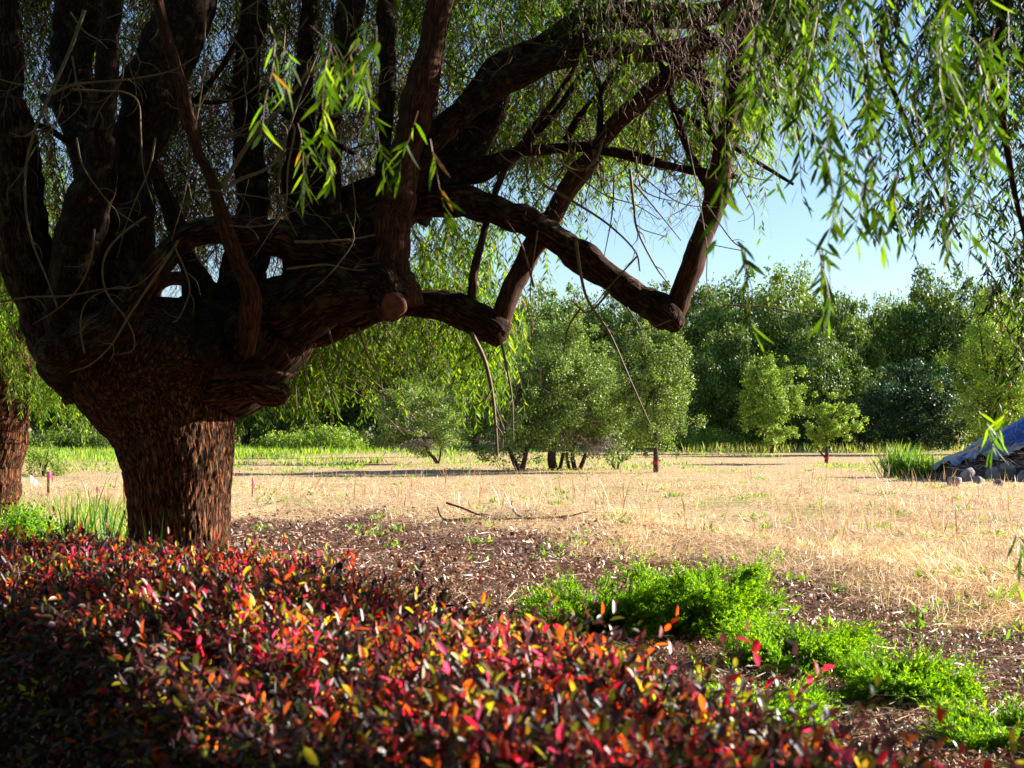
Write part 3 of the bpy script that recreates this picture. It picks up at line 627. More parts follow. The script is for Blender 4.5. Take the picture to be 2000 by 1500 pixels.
# fallback structure: branches up into the unseen part of the crown
ub = Geo()
for (x, y, D, ww) in ((-10, -380, 12.6, 40), (240, -400, 11.5, 20), (160, -400, 13, 36), (420, -400, 12.8, 40), (520, -280, 12.8, 30), (720, -280, 13, 28), (890, -300, 11.8, 30), (1475, -220, 12.2, 28), (1500, 0, 12.6, 30), (1260, -140, 11.4, 18), (610, -140, 12.9, 26)):
    p = P(x, y, D); r0 = ww / 2 / F * D
    for b_ in range(4):
        d = nrm(np.array([rng.normal(.15, .7), rng.normal(0, .7), rng.uniform(.5, 1.2)])); L = rng.uniform(1.2, 2.6)
        q = np.stack([p, p + d * L * .35 + [0, 0, .1], p + d * L * .7, p + d * L + [0, 0, -.25]])
        sp_ = spline(np.column_stack([q, [r0 * .8, r0 * .6, r0 * .4, r0 * .15]]), 5)
        ub.add(*tube(sp_[:, :3], sp_[:, 3], 8, cap=False))
o = ub.make('branches', M_limb, big); o['kind'] = 'stuff'

lg, tw = LeafGeo(), Geo()
BR = ([(.014, .035, .005), (.05, .10, .008), (.05, .022, .009), (.03, .014, .007), (.13, .21, .012)], [4, 2, 2, 2, .9])  # green and browned leaves, darkened to stand in for crown shade
DW = ([(.010, .026, .004), (.022, .052, .006), (.07, .14, .010), (.04, .018, .009)], [4, 3, 1.3, .6])  # same willow leaves, shade and silhouette put into the colour
patch(lg, tw, -120, 330, -500, 260, 13, 16.5, 1300, (.5, 1.1), K=18, pal=BR, spread=1.0)
patch(lg, tw, 250, 800, -500, 200, 13.2, 16.5, 1178, (.6, 1.3), K=18, pal=BR)
patch(lg, tw, 280, 720, 180, 420, 13.2, 16.0, 627, (.3, .7), K=14, pal=BR, bare=.2, spread=1.2)
patch(lg, tw, 780, 1320, -450, 110, 12.6, 15.5, 1550, (.4, 1.0), K=18, spread=1.3)
patch(lg, tw, 800, 1260, 60, 260, 12.8, 15, 798, (.4, .8), K=14)
patch(lg, tw, 1260, 1560, -450, 60, 12.2, 15, 520, (.4, .9), K=18, spread=1.3)
patch(lg, tw, 1300, 1560, 60, 230, 12.3, 13.5, 285, (.4, .8), K=14)
patch(lg, tw, 1380, 1470, 230, 400, 12.0, 12.6, 33, (.3, .6), K=12)
patch(lg, tw, 780, 960, 380, 560, 12.8, 15, 171, (.4, .8), K=14)
patch(lg, tw, 930, 1180, 330, 420, 12.8, 13.5, 58, (.3, .55), K=12, bare=.3)
patch(lg, tw, 800, 980, 520, 620, 13, 15, 209, (.3, .7), K=14)
patch(lg, tw, -100, 820, -350, 460, 16.5, 20, 1000, (.5, 1.2), K=16, leafL=.11, leafW=.022, pal=DW, spread=1.2)
patch(lg, tw, 820, 1300, -350, 300, 16.5, 20, 800, (.5, 1.2), K=16, leafL=.11, leafW=.02, pal=DW, spread=1.1)
patch(lg, tw, 60, 240, -100, 420, 15, 18, 160, (.4, .9), K=16, spread=1)
patch(lg, tw, 1120, 1530, -80, 90, 11.0, 11.7, 90, (.2, .5), K=10, pal=DW)
patch(lg, tw, 470, 960, 590, 680, 13.2, 16, 494, (.4, .85), K=16)
patch(lg, tw, 880, 1000, 600, 680, 12.8, 13.6, 59, (.25, .45), K=12)
patch(lg, tw, 60, 210, 520, 700, 14.5, 18, 209, (.5, .9), K=16)
patch(lg, tw, -100, 90, 250, 560, 14, 18, 285, (.5, .9), K=16)
patch(lg, tw, 570, 680, 30, 200, 4.5, 5.2, 11, (.20, .36), K=9, T=T_NARROW, leafW=.014, perleaf=2)
patch(lg, tw, 770, 815, 60, 240, 4.4, 4.8, 5, (.18, .30), K=6, T=T_NARROW, leafW=.018, perleaf=2)
patch(lg, tw, 1090, 1250, 60, 90, 9.5, 10, 7, (.2, .35), K=8, T=T_NARROW)
o = lg.make('foliage', M_willow, big); o2 = tw.make('hanging_twigs', M_rtwig, big); o2['kind'] = 'stuff'
# unseen crown added above the frame to shade the limbs, oversized leaves
lg, tw = LeafGeo(), Geo()
patch(lg, tw, -700, 1700, -1500, -450, 10, 16, 1710, (.9, 1.8), K=16, leafL=.13, leafW=.022)
patch(lg, tw, -900, -150, -450, 600, 12, 16, 475, (.9, 1.8), K=16, leafL=.13, leafW=.022)
def wpatch(n, lo, hi, L=(.8, 1.6)):
    m = n // 8; c_ = rng.uniform(lo, hi, (m, 3)); s_ = c_[rng.integers(0, m, n)] + rng.normal(0, .25, (n, 3))
    lf, t = strands(s_, rng.uniform(*L, n), .5, K=14, leafL=.2, leafW=.045, T=T_DIA); lg.add(*lf); tw.add(*t)
wpatch(3600, (-9, -5, 5.9), (3, 8.0, 8.5))  # canopy over the camera, added to cut sky light
lg.make('foliage', M_willow, big); o2 = tw.make('hanging_twigs', M_rtwig, big); o2['kind'] = 'stuff'

# ------------------------------------------------------------------ second willow at the right, its trunk beyond the frame
rt = empty('willow_tree', (4.3, 6.2, 0), 'willow hanging its long leaves down the right edge, trunk out of frame', 'tree')
g = Geo(); 
def wtube(geo, q, sides=20, **kw):
    sp_ = spline(np.array(q, float), 8); geo.add(*tube(sp_[:, :3], sp_[:, 3], sides, **kw))
wtube(g, [(4.3, 6.2, -.1, .30), (4.35, 6.3, .8, .25), (4.3, 6.6, 1.8, .24), (4.4, 7.0, 2.8, .22)], 60, ridge=.016, disp=.05)
g.make('trunk', M_bark, rt)
for q in ([(4.4, 7, 2.6, .16), (4.1, 7.6, 3.6, .11), (3.7, 8.4, 4.6, .08), (3.2, 9.2, 5.6, .05), (2.6, 9.6, 6.0, .02)], [(4.4, 7, 2.7, .17), (4.9, 8.0, 3.8, .13), (5.4, 9.5, 5, .09), (5.6, 11, 6, .05)],
          [(4.4, 7, 2.7, .15), (4.2, 6.0, 4.2, .1), (3.4, 5.0, 5, .06), (2.4, 4.4, 4.9, .03), (1.6, 4.2, 4.6, .012)], [(4.3, 8, 5.2, .05), (3.6, 9.2, 5.1, .035), (3.35, 9.6, 4.3, .03), (3.45, 9.7, 3.4, .022), (3.6, 9.7, 2.7, .012)],
          [(3.7, 8.4, 4.6, .04), (2.9, 9.0, 4.8, .025), (2.5, 9.4, 4.3, .02), (2.7, 9.6, 3.7, .015), (3.1, 9.7, 2.9, .008)]):
    g = Geo(); wtube(g, q, 16, disp=.06); g.make('limb', M_shoot, rt)
RP = ([(.03, .075, .008), (.06, .13, .010), (.12, .22, .015)], [4, 3, 2])  # near leaves darkened as silhouettes against the sky
lg, tw = LeafGeo(), Geo()
patch(lg, tw, 1520, 1640, -350, 60, 8.5, 11, 120, (.4, .9), K=16, pal=DW, spread=.9)
patch(lg, tw, 1600, 1800, -350, -180, 8.5, 11, 50, (.3, .8), K=16, pal=DW, spread=1.2)
patch(lg, tw, 1800, 2150, -350, 60, 8.5, 12, 560, (.3, .9), K=16, pal=DW, spread=1.2)
patch(lg, tw, 1760, 1960, 40, 300, 9, 11.5, 120, (.25, .55), K=12, pal=DW, spread=1.3)
patch(lg, tw, 1880, 2150, 80, 420, 9, 11.5, 190, (.25, .6), K=12, pal=DW, spread=1.3)
patch(lg, tw, 1700, 1780, 60, 420, 9.5, 11, 26, (.2, .45), K=10, pal=DW, spread=1.4)
patch(lg, tw, 1975, 2250, 300, 640, 9, 12, 220, (.3, .55), K=14, pal=DW, spread=1.0)
patch(lg, tw, 1780, 1900, 330, 430, 9, 11, 22, (.2, .35), K=10, pal=DW, spread=1.4)
patch(lg, tw, 1880, 1990, 440, 560, 9, 11, 30, (.2, .5), K=10, pal=DW, spread=1.3)
patch(lg, tw, 1550, 1640, -60, 330, 4.6, 5.6, 36, (.25, .45), K=9, T=T_NARROW, leafW=.014, pal=RP, spread=.6)
patch(lg, tw, 1640, 1710, 300, 410, 4.2, 4.8, 14, (.18, .30), K=8, T=T_NARROW, leafW=.015, pal=RP, spread=.6)
patch(lg, tw, 1480, 1600, -60, 150, 5.5, 6.5, 13, (.25, .45), K=9, T=T_NARROW, leafW=.014, pal=RP)
patch(lg, tw, 1740, 1980, -120, 130, 3.8, 5.2, 34, (.2, .4), K=9, T=T_NARROW, leafW=.014, pal=RP)
patch(lg, tw, 1975, 2030, 780, 830, 4.6, 5.2, 5, (.12, .22), K=8, T=T_NARROW, leafW=.014)
# unseen low skirt beyond the right edge, added to shade the hedge end
m_ = 520; s_ = np.column_stack([rng.uniform(2.5, 4.8, m_), rng.uniform(1.2, 4.3, m_), rng.uniform(1.9, 3.3, m_)])
lf, t_ = strands(s_, rng.uniform(.5, 1.1, m_), .8, K=14, leafL=.11, leafW=.022, pal=DW); lg.add(*lf); tw.add(*t_)
lg.make('foliage', M_willow, rt); o2 = tw.make('hanging_twigs', M_rtwig, rt); o2['kind'] = 'stuff'
lg, tw = LeafGeo(), Geo()
def wpatch(n, lo, hi, L=(.8, 1.6)):
    m = n // 8; c_ = rng.uniform(lo, hi, (m, 3)); s_ = c_[rng.integers(0, m, n)] + rng.normal(0, .25, (n, 3))
    lf, t = strands(s_, rng.uniform(*L, n), .5, K=14, leafL=.13, leafW=.022); lg.add(*lf); tw.add(*t)
wpatch(260, (3.6, 5, 4.2), (6.5, 12, 7))
wpatch(160, (2.5, 2.0, 4.6), (6.5, 6.5, 7))
lg.make('foliage', M_willow, rt); o2 = tw.make('hanging_twigs', M_rtwig, rt); o2['kind'] = 'stuff'

# ------------------------------------------------------------------ willow at the left edge
LD = 22.0
lt = empty('willow_tree', (P(-18, 1035, LD)[0], LD, 0), 'leaning red-barked willow at the left edge, behind the green shrub', 'tree')
g = Geo(); g.add(*pxlimb([(-22, 1045, 92, LD), (-18, 980, 94, LD), (-10, 900, 112, LD), (-4, 820, 116, LD), (-2, 760, 112, LD), (4, 700, 110, LD), (6, 650, 110, LD)], 22, sides=160, disp=.08, ridge=.035, seed=8)); g.make('trunk', M_bark, lt)
for q in ([(20, 700, 60, 22), (34, 640, 50, 22), (30, 590, 50, 22), (14, 520, 50, 22), (-6, 420, 46, 22), (-20, 250, 40, 22.2), (-40, 50, 30, 22.6)], [(-10, 700, 90, 22), (-40, 620, 70, 22.2), (-90, 480, 60, 22.4), (-140, 200, 40, 23)],
          [(0, 660, 44, 21.8), (30, 654, 36, 21.4), (62, 646, 30, 21.2), (90, 620, 22, 21)]):
    g = Geo(); g.add(*pxlimb(q, 8, sides=36, disp=.1, ridge=.015)); g.make('limb', M_bark, lt)
lg, tw = LeafGeo(), Geo()
patch(lg, tw, -160, 120, 300, 600, 20, 25, 494, (.5, 1.2), K=16, leafL=.12, leafW=.02)
patch(lg, tw, 60, 200, 640, 740, 20, 24, 209, (.5, 1.1), K=16, leafL=.12, leafW=.02)
patch(lg, tw, -60, 90, 560, 640, 19.5, 21, 33, (.3, .6), K=12, leafL=.12, leafW=.02)
patch(lg, tw, -600, 0, -700, 250, 20, 26, 420, (.9, 1.8), K=14, leafL=.16, leafW=.03)
lg.make('foliage', M_willow, lt); o2 = tw.make('hanging_twigs', M_rtwig, lt); o2['kind'] = 'stuff'

# ------------------------------------------------------------------ red-leaved hedge in the foreground
BK = np.array([(-5.5, 8.3), (-2.84, 7.9), (-1.75, 7.75), (-1.15, 7.1), (-.62, 6.1), (-.15, 5.25), (.30, 4.35), (.58, 3.65), (.76, 3.05), (.90, 2.5), (1.0, 1.9), (1.1, 1.2)])
FR = np.array([(-5.0, 7.4), (-3.2, 6.9), (-2.4, 6.3), (-1.85, 5.5), (-1.35, 4.75), (-.98, 4.05), (-.66, 3.4), (-.40, 2.9), (-.2, 2.45), (-.1, 2.0), (0, 1.5), (.1, .9)])
def hedge_pt(u, s_):
    k = np.linspace(0, 1, len(BK))
    b = np.stack([np.interp(u, k, BK[:, 0]), np.interp(u, k, BK[:, 1])], -1); f = np.stack([np.interp(u, k, FR[:, 0]), np.interp(u, k, FR[:, 1])], -1)
    return f + (b - f) * s_[:, None]
HEDGE_H = .97
def hedge():
    hd = empty('hedge', (-.5, 4.6, 0), 'clipped hedge with dark purple, red and orange leaves across the foreground', 'hedge')
    lg = LeafGeo(); sg = Geo()
    seglen = np.linalg.norm(np.diff((BK + FR) / 2, axis=0), axis=1)
    kk = np.linspace(0, 1, len(BK)); cum = np.concatenate([[0], np.cumsum(seglen)]); cum /= cum[-1]
    def su(n): return np.interp(rng.random(n), cum, kk)
    def sprigs(base, d, n_leaf=8, L=.15, lf=(.030, .064), new=0.3, stem=True):
        n = len(base); d = nrm(d)
        a0 = rng.uniform(0, 6.28, n); side = nrm(np.cross(d, ruv(n))); up = np.cross(d, side)
        LL = L * rng.uniform(.7, 1.3, n)
        isnew = rng.random(n) < new
        hue = rng.random(n)
        for q in range(n_leaf):
            t = (q + 1) / n_leaf; a = a0 + q * 2.4
            rad = side * np.cos(a)[:, None] + up * np.sin(a)[:, None]
            ang = (1.35 - .75 * t) + rng.normal(0, .3, n)
            dd = d * np.cos(ang)[:, None] + rad * np.sin(ang)[:, None]
            nv = nrm(d * np.sin(ang)[:, None] - rad * np.cos(ang)[:, None] + rng.normal(0, .35, (n, 3)) + np.array([0, 0, .5]))
            old = pick(n, [(.022, .012, .020), (.045, .012, .024), (.03, .04, .010), (.10, .015, .025), (.12, .14, .012), (.22, .05, .012)], [5, 4, 2.4, 1.3, 1.0, 1.4], .3)
            yng = np.where((hue < .34)[:, None], pick(n, [(.45, .012, .06), (.60, .05, .20), (.30, .01, .03)], [2, 2.4, 1]),
                  np.where((hue < .78)[:, None], pick(n, [(.45, .06, .012), (.52, .14, .02), (.34, .02, .015)], [3, 1.6, 1.4]), pick(n, [(.26, .30, .02), (.46, .36, .03)], [2, 1.4])))
            c = np.where((isnew & (rng.random(n) < .35 + .55 * t))[:, None], yng, old)
            sz = rng.uniform(*lf, n) * (1 - .25 * t)
            V, Fa, cc = leaves(base + d * (LL * t)[:, None], dd, nv, sz, sz * rng.uniform(.36, .52, n), T_OVAL, c)
            lg.add(V, Fa, cc)
        if stem:
            m = min(n, 6000)
            V = np.stack([base[:m] + side[:m] * .0018, base[:m] - side[:m] * .0018, base[:m] + d[:m] * LL[:m, None]], 1)
            V = np.concatenate([V, (base[:m] + d[:m] * LL[:m, None] + up[:m] * .002)[:, None]], 1)
            sg.add(V.reshape(-1, 3), (np.array([[0, 1, 2, 3]])[None] + (np.arange(m) * 4)[:, None, None]).reshape(-1, 4))
    n = 22000
    u, s_ = su(n), rng.random(n)
    p = hedge_pt(u, s_); e = np.abs(2 * s_ - 1)
    lump = (fbm(np.column_stack([p * 2.2, 0 * s_]), 3, 21) - .5) * .16
    z = HEDGE_H - .16 * e ** 5 + lump - rng.exponential(.06, n) - .10
    d = np.array([.1, -.1, 1.]) + ruv(n) * 1.15
    sprigs(np.column_stack([p, z]), d, new=.29)
    # front and back faces
    for side, m in ((0, 7600), (1, 3600)):
        u = su(m); s_ = np.full(m, float(side)) + (rng.exponential(.07, m) * (1 if side == 0 else -1))
        p = hedge_pt(u, s_); z = HEDGE_H * rng.random(m) ** .8 - .08
        out = nrm(hedge_pt(u, np.zeros(m)) - hedge_pt(u, np.ones(m))) * (1 if side == 0 else -1)
        d = np.column_stack([out, np.full(m, .35)]) + ruv(m) * .8
        sprigs(np.column_stack([p, z]), d, new=.02)  # few bright young leaves, so leaf colour darkens the faces like shade
    # inner leaves, packed to block sun leaking through
    m = 7500; u, s_ = su(m), rng.uniform(.1, .9, m); sprigs(np.column_stack([hedge_pt(u, s_), rng.uniform(.1, .8, m)]), ruv(m) + [0, 0, .5], new=.02)
    # long shoots standing out of the top
    m = 70; u = su(m); s_ = rng.random(m); s_[:40] = rng.uniform(.85, 1, 40)
    p = hedge_pt(u, s_); d = np.array([0, 0, 1.]) + ruv(m) * .7
    sprigs(np.column_stack([p, np.full(m, HEDGE_H - .04)]), d, 8, .17, (.036, .058), .5)
    lg.make('foliage', M_hedge, hd)
    # inner stems
    for k in range(160):
        uu = su(1); ss = rng.uniform(.2, .8, 1); p = hedge_pt(uu, ss)[0]
        q = [(*p, -.02, .012), (p[0] + rng.normal(0, .08), p[1] + rng.normal(0, .08), .45, .009), (p[0] + rng.normal(0, .2), p[1] + rng.normal(0, .2), .88, .004)]
        sp_ = spline(np.array(q), 4); V, Q, B = tube(sp_[:, :3], sp_[:, 3], 6, cap=False); sg.add(V, Q)
    o = sg.make('stems', M_twig, hd); o['kind'] = 'stuff'
hedge()

# ------------------------------------------------------------------ junipers
def juniper(cx, cy, rx, ry, h, n, label, seed):
    jr = empty('juniper_shrub', (cx, cy, 0), label, 'shrub', 'spreading junipers between hedge and mulch')
    # plumes: arching branches, feathered with short needle tufts
    nb = max(14, n // 34); ba = rng.uniform(0, 2 * math.pi, nb); bl = rng.uniform(.55, 1.0, nb); be = rng.uniform(.15, 1.0, nb) * (h / .5)
    k_ = rng.integers(0, nb, n); t_ = rng.uniform(.25, 1, n); a = ba[k_] + rng.normal(0, .10, n)
    rr = t_ * bl[k_]
    bx = cx + np.cos(a) * rx * rr; by = cy + np.sin(a) * ry * rr
    zz = h * np.clip(be[k_], .2, 1.1) * (t_ * (1.5 - .7 * t_)) + rng.normal(0, .02, n)
    base = np.stack([bx, by, np.clip(zz, .02, None)], -1)
    d = nrm(np.stack([np.cos(a), np.sin(a), .35 + be[k_] * .5 + 0 * a], -1) + ruv(n) * .55)
    L = rng.uniform(.10, .26, n); tall = rng.random(n) < .06; L[tall] *= 1.7; d[tall] = nrm(d[tall] + [0, 0, .8])
    lg = LeafGeo(); K = 34
    for q in range(K):
        t = (q + .5) / K
        pos = base + d * (L * t)[:, None] + np.array([0, 0, -.05]) * t * t
        rad = nrm(np.cross(d, ruv(n)))
        dd = nrm(d * 1.0 + rad * .8)
        c = pick(n, [(.08, .19, .006), (.15, .28, .008), (.03, .09, .006), (.26, .36, .015)], [4, 4, 3, 1.6], .25)
        Lf = rng.uniform(.020, .046, n) * (1.2 - .7 * t)
        V, Fa, cc = leaves(pos, dd, ruv(n), Lf, Lf * .26, T_DIA, c); lg.add(V, Fa, cc)
    lg.make('foliage', M_jun, jr)
    g = Geo()
    for k in range(14):
        q = a[k]; x2, y2 = cx + math.cos(q) * rx * .7, cy + math.sin(q) * ry * .7
        sp_ = spline(np.array([(cx, cy, 0, .02), ((cx + x2) / 2, (cy + y2) / 2, h * .3, .014), (x2, y2, h * .5, .006)]), 5); g.add(*tube(sp_[:, :3], sp_[:, 3], 6, cap=False))
    o = g.make('branches', M_oakbark, jr)
juniper(P(1160, 1260, 10.9)[0], 10.9, .75, .55, .46, 1500, 'darker juniper clump on the left of the row, by the hedge', 3)
juniper(P(1370, 1235, 10.9)[0], 10.9, .62, .55, .54, 1900, 'tallest bright green juniper, with an upright plume over the mulch', 4)
juniper(P(1555, 1300, 9.4)[0], 9.4, .48, .46, .36, 1300, 'low juniper between the tallest one and the small right one', 5)
juniper(P(1765, 1370, 8.3)[0], 8.3, .36, .38, .32, 1000, 'small rounded juniper right of centre, beside bare mulch', 6)
juniper(P(1985, 1460, 7.1)[0], 7.1, .34, .36, .22, 800, 'juniper cut by the bottom right corner', 7)
juniper(P(1480, 1420, 7.6)[0], 7.6, .4, .4, .24, 800, 'low juniper seen through the hedge tips', 9)

# green shrub and sword leaves left of the trunk
def shrub(x, y, rx, ry, h, n, lf, pal, name, label, cat, group=None, mat=None):
    r_ = empty(name, (x, y, 0), label, cat, group)
    m = max(6, n // 60); cc_ = ruv(m); cc_[:, 2] = np.abs(cc_[:, 2]); cen = cc_ * np.array([rx, ry, h * .85]) * rng.uniform(.5, 1, (m, 1))
    i = rng.integers(0, m, n)
    p = cen[i] + rng.normal(0, 1, (n, 3)) * np.array([rx, ry, h]) * .13; p[:, 2] = np.abs(p[:, 2])
    p += [x, y, 0]; c = pick(n, *pal)
    L = rng.uniform(*lf, n)
    V, Fa, cc = leaves(p, ruv(n) + cc_[i] * .6 + [0, 0, .3], ruv(n), L, L * rng.uniform(.35, .6, n), T_DIA, c)
    lg = LeafGeo(); lg.add(V, Fa, cc); lg.make('foliage', mat or M_grass, r_)
    g = Geo()
    for k in range(5):
        q = cen[k % m]; sp_ = spline(np.array([(x, y, 0, h * .03), (x + q[0] * .4, y + q[1] * .4, h * .4, h * .02), (x + q[0] * .8, y + q[1] * .8, q[2] * .9, h * .008)]), 4); g.add(*tube(sp_[:, :3], sp_[:, 3], 6, cap=False))
    g.make('stems', M_oakbark, r_)
    return r_
BRT = ([(.13, .28, .015), (.20, .36, .02), (.08, .17, .015)], [4, 3, 2])
shrub(P(35, 1060, 17)[0], 17, .62, .5, .72, 9000, (.03, .07), BRT, 'leafy_shrub', 'bright green shrub at the left edge, just over the hedge', 'shrub')
def blades(x, y, n, h, spread, lean, wd, name, label, cat, pal=None, group=None):
    r_ = LeafGeo()
    px_ = x + rng.normal(0, spread, n); py_ = y + rng.normal(0, spread, n)
    d = nrm(np.stack([rng.normal(0, lean, n), rng.normal(0, lean, n), np.ones(n)], -1))
    hh = h * rng.uniform(.6, 1.05, n); c = pick(n, *(pal or ([(.09, .22, .03), (.14, .28, .04), (.06, .14, .02)], [3, 3, 2])))
    T = (np.array([[0, .6, 0], [0, -.6, 0], [.4, 1, .01], [.4, -1, .01], [.75, .7, -.03], [.75, -.7, -.03], [1, 0, -.10]]), np.array([[0, 1, 3], [0, 3, 2], [2, 3, 5], [2, 5, 4], [4, 5, 6]]))
    V, Fa, cc = leaves(np.stack([px_, py_, np.zeros(n) - .01], -1), d, ruv(n), hh, np.full(n, wd) * rng.uniform(.7, 1.2, n), T, c)
    r_.add(V, Fa, cc)
    o = r_.make(name, M_grass); return tag(o, label, cat, group)
for x, h, n, lb in ((165, .98, 26, 'broad sword-leaved clump second from the green shrub'), (205, 1.02, 30, 'tall sword-leaved clump midway between green shrub and trunk'), (238, .85, 22, 'sword-leaved clump nearest the left side of the trunk'), (138, 1.1, 14, 'thin sword-leaved clump rising right beside the green shrub')):
    blades(P(x, 1060, 15.5)[0], 15.5, n, h, .09, .16, .022, 'sword_leaf_plant', lb, 'plant', group='sword-leaved plants by the trunk')
g_ = blades(P(300, 1090, 10.2)[0], 10.2, 5, 1.12, .03, .05, .022, 'sword_leaf_plant', 'few dark green sword leaves standing before the big trunk', 'plant')

# ------------------------------------------------------------------ stakes, flag, fallen branch
def boxg(g, c, s_, rot=0, col=None):
    x, y, z = s_[0] / 2, s_[1] / 2, s_[2] / 2; bv = min(s_) * .12
    V = []
    for zz, k in ((-z, bv), (-z + bv, 0), (z - bv, 0), (z, bv)):
        for sx, sy in ((-1, -1), (1, -1), (1, 1), (-1, 1)): V.append((sx * (x - k), sy * (y - k), zz))
    V = np.array(V); cr, sr = math.cos(rot), math.sin(rot)
    V = np.stack([V[:, 0] * cr + V[:, 2] * sr, V[:, 1], -V[:, 0] * sr + V[:, 2] * cr], -1) + np.array(c)
    Q = [[0, 3, 2, 1], [12, 13, 14, 15]]
    for k in range(3):
        for i in range(4): Q.append([k * 4 + i, k * 4 + (i + 1) % 4, k * 4 + 4 + (i + 1) % 4, k * 4 + 4 + i])
    g.add(V, np.array(Q))
M_wood = plainmat('stake_wood', (.30, .16, .08), .8, 12, .3)
M_pink = plainmat('pink_tape', (.85, .08, .25), .5, 5, .1); M_orange = plainmat('orange_paint', (.65, .10, .02), .6, 6, .2); M_white = plainmat('white_plastic', (.85, .85, .82), .5, 6, .05)
def stake(px, ybase, ytop, wpx, label, mat=M_wood, tape=M_pink, tfrac=.3, lean=0, Dd=None):
    D = GD(ybase); b = P(px, ybase, D); h = (ybase - ytop) / F * D; w_ = wpx / F * D
    r_ = empty('survey_stake', (b[0], D, 0), label, 'stake', 'survey stakes in the field')
    g = Geo(); boxg(g, (b[0], D, h / 2 - .03), (w_, w_ * .6, h + .04), lean); g.make('post', mat, r_, smooth=False)
    if tape:
        g = Geo(); z0 = h * (1 - tfrac)
        boxg(g, (b[0] + math.sin(lean) * h * .4, D, z0 + h * tfrac * .45), (w_ * 1.25, w_ * .85, h * tfrac * .8), lean)
        sp_ = np.array([(b[0] + w_ * .6, D - w_ * .4, z0 + h * tfrac * .6, .004), (b[0] + w_ * 1.4, D - w_ * .5, z0 + h * tfrac * .2, .014), (b[0] + w_ * 1.2, D - w_ * .6, z0 - h * .15, .01)])
        q = spline(sp_, 4); g.add(*tube(q[:, :3], q[:, 3], 6, asp=np.full(len(q), .25), cap=False)); g.make('tape', tape, r_, smooth=False)
stake(95, 968, 920, 6, 'brown stake with pink tape, right of the white flag')
stake(190, 976, 950, 3.5, 'short thin stake with pink top, between trunk and taller stake', tfrac=.35)
stake(243, 990, 915, 5, 'tall orange stake touching the left side of the big trunk', mat=M_orange, tape=None, lean=-.03)
stake(493, 968, 932, 2.5, 'thin stake with a hanging pink ribbon, right of the big trunk', tfrac=.5)
D = GD(965); b = P(60, 965, D)
fl = empty('marker_flag', (b[0], D, 0), 'small white flag leaning on its wire by the left willow', 'flag')
g = Geo(); q = spline(np.array([(b[0], D, -.02, .004), (b[0] - .01, D, .2, .004), (b[0] - .02, D, .47, .003)]), 3); g.add(*tube(q[:, :3], q[:, 3], 6, cap=False)); g.make('wire', M_twig, fl)
V = []
for i in range(6):
    for j in range(5):
        u_, v_ = i / 5, j / 4
        V.append((b[0] - .02 + u_ * .13, D + .12 * u_ + .02 * math.sin(u_ * 5 + v_), .46 - v_ * (.18 - .03 * u_) - u_ * .12))
V = np.array(V); Q = [[i * 5 + j, i * 5 + j + 1, (i + 1) * 5 + j + 1, (i + 1) * 5 + j] for i in range(5) for j in range(4)]
mk('cloth', V, np.array(Q), M_white, fl, smooth=True)
fb = Geo()
for rows, w0 in (([(865, 1010), (905, 1020), (960, 1018), (1020, 1012), (1070, 1018), (1112, 1018)], 3.5), ([(872, 975), (900, 985), (940, 1005), (985, 1012), (1020, 1012)], 3), ([(895, 1022), (930, 1003), (960, 1004)], 2.5), ([(1040, 1016), (1012, 1005), (1000, 985), (1000, 972)], 3), ([(1060, 1016), (1110, 1008), (1150, 1002)], 3), ([(855, 985), (862, 1005), (880, 1016)], 2.5)):
    r = np.array(rows, float); sp_ = spline(r, 5); Dg = 23.0 - (sp_[:, 1] - 1015) * .02; xx = (sp_[:, 0] - 1000) / F * Dg
    zz = gz(xx, Dg) + .05 + np.clip(1010 - sp_[:, 1], 0, 40) * .0065 + (noise(np.stack([xx * 6, Dg, 0 * xx], -1), 5) - .5) * .03
    fb.add(*tube(np.stack([xx, Dg, zz], -1), np.linspace(w0 * .8, w0 * .3, len(xx)) / F * 23, 8, disp=.15))
tag(fb.make('fallen_branch', M_oakbark), 'bare dark fallen branch lying where straw meets mulch', 'branch')

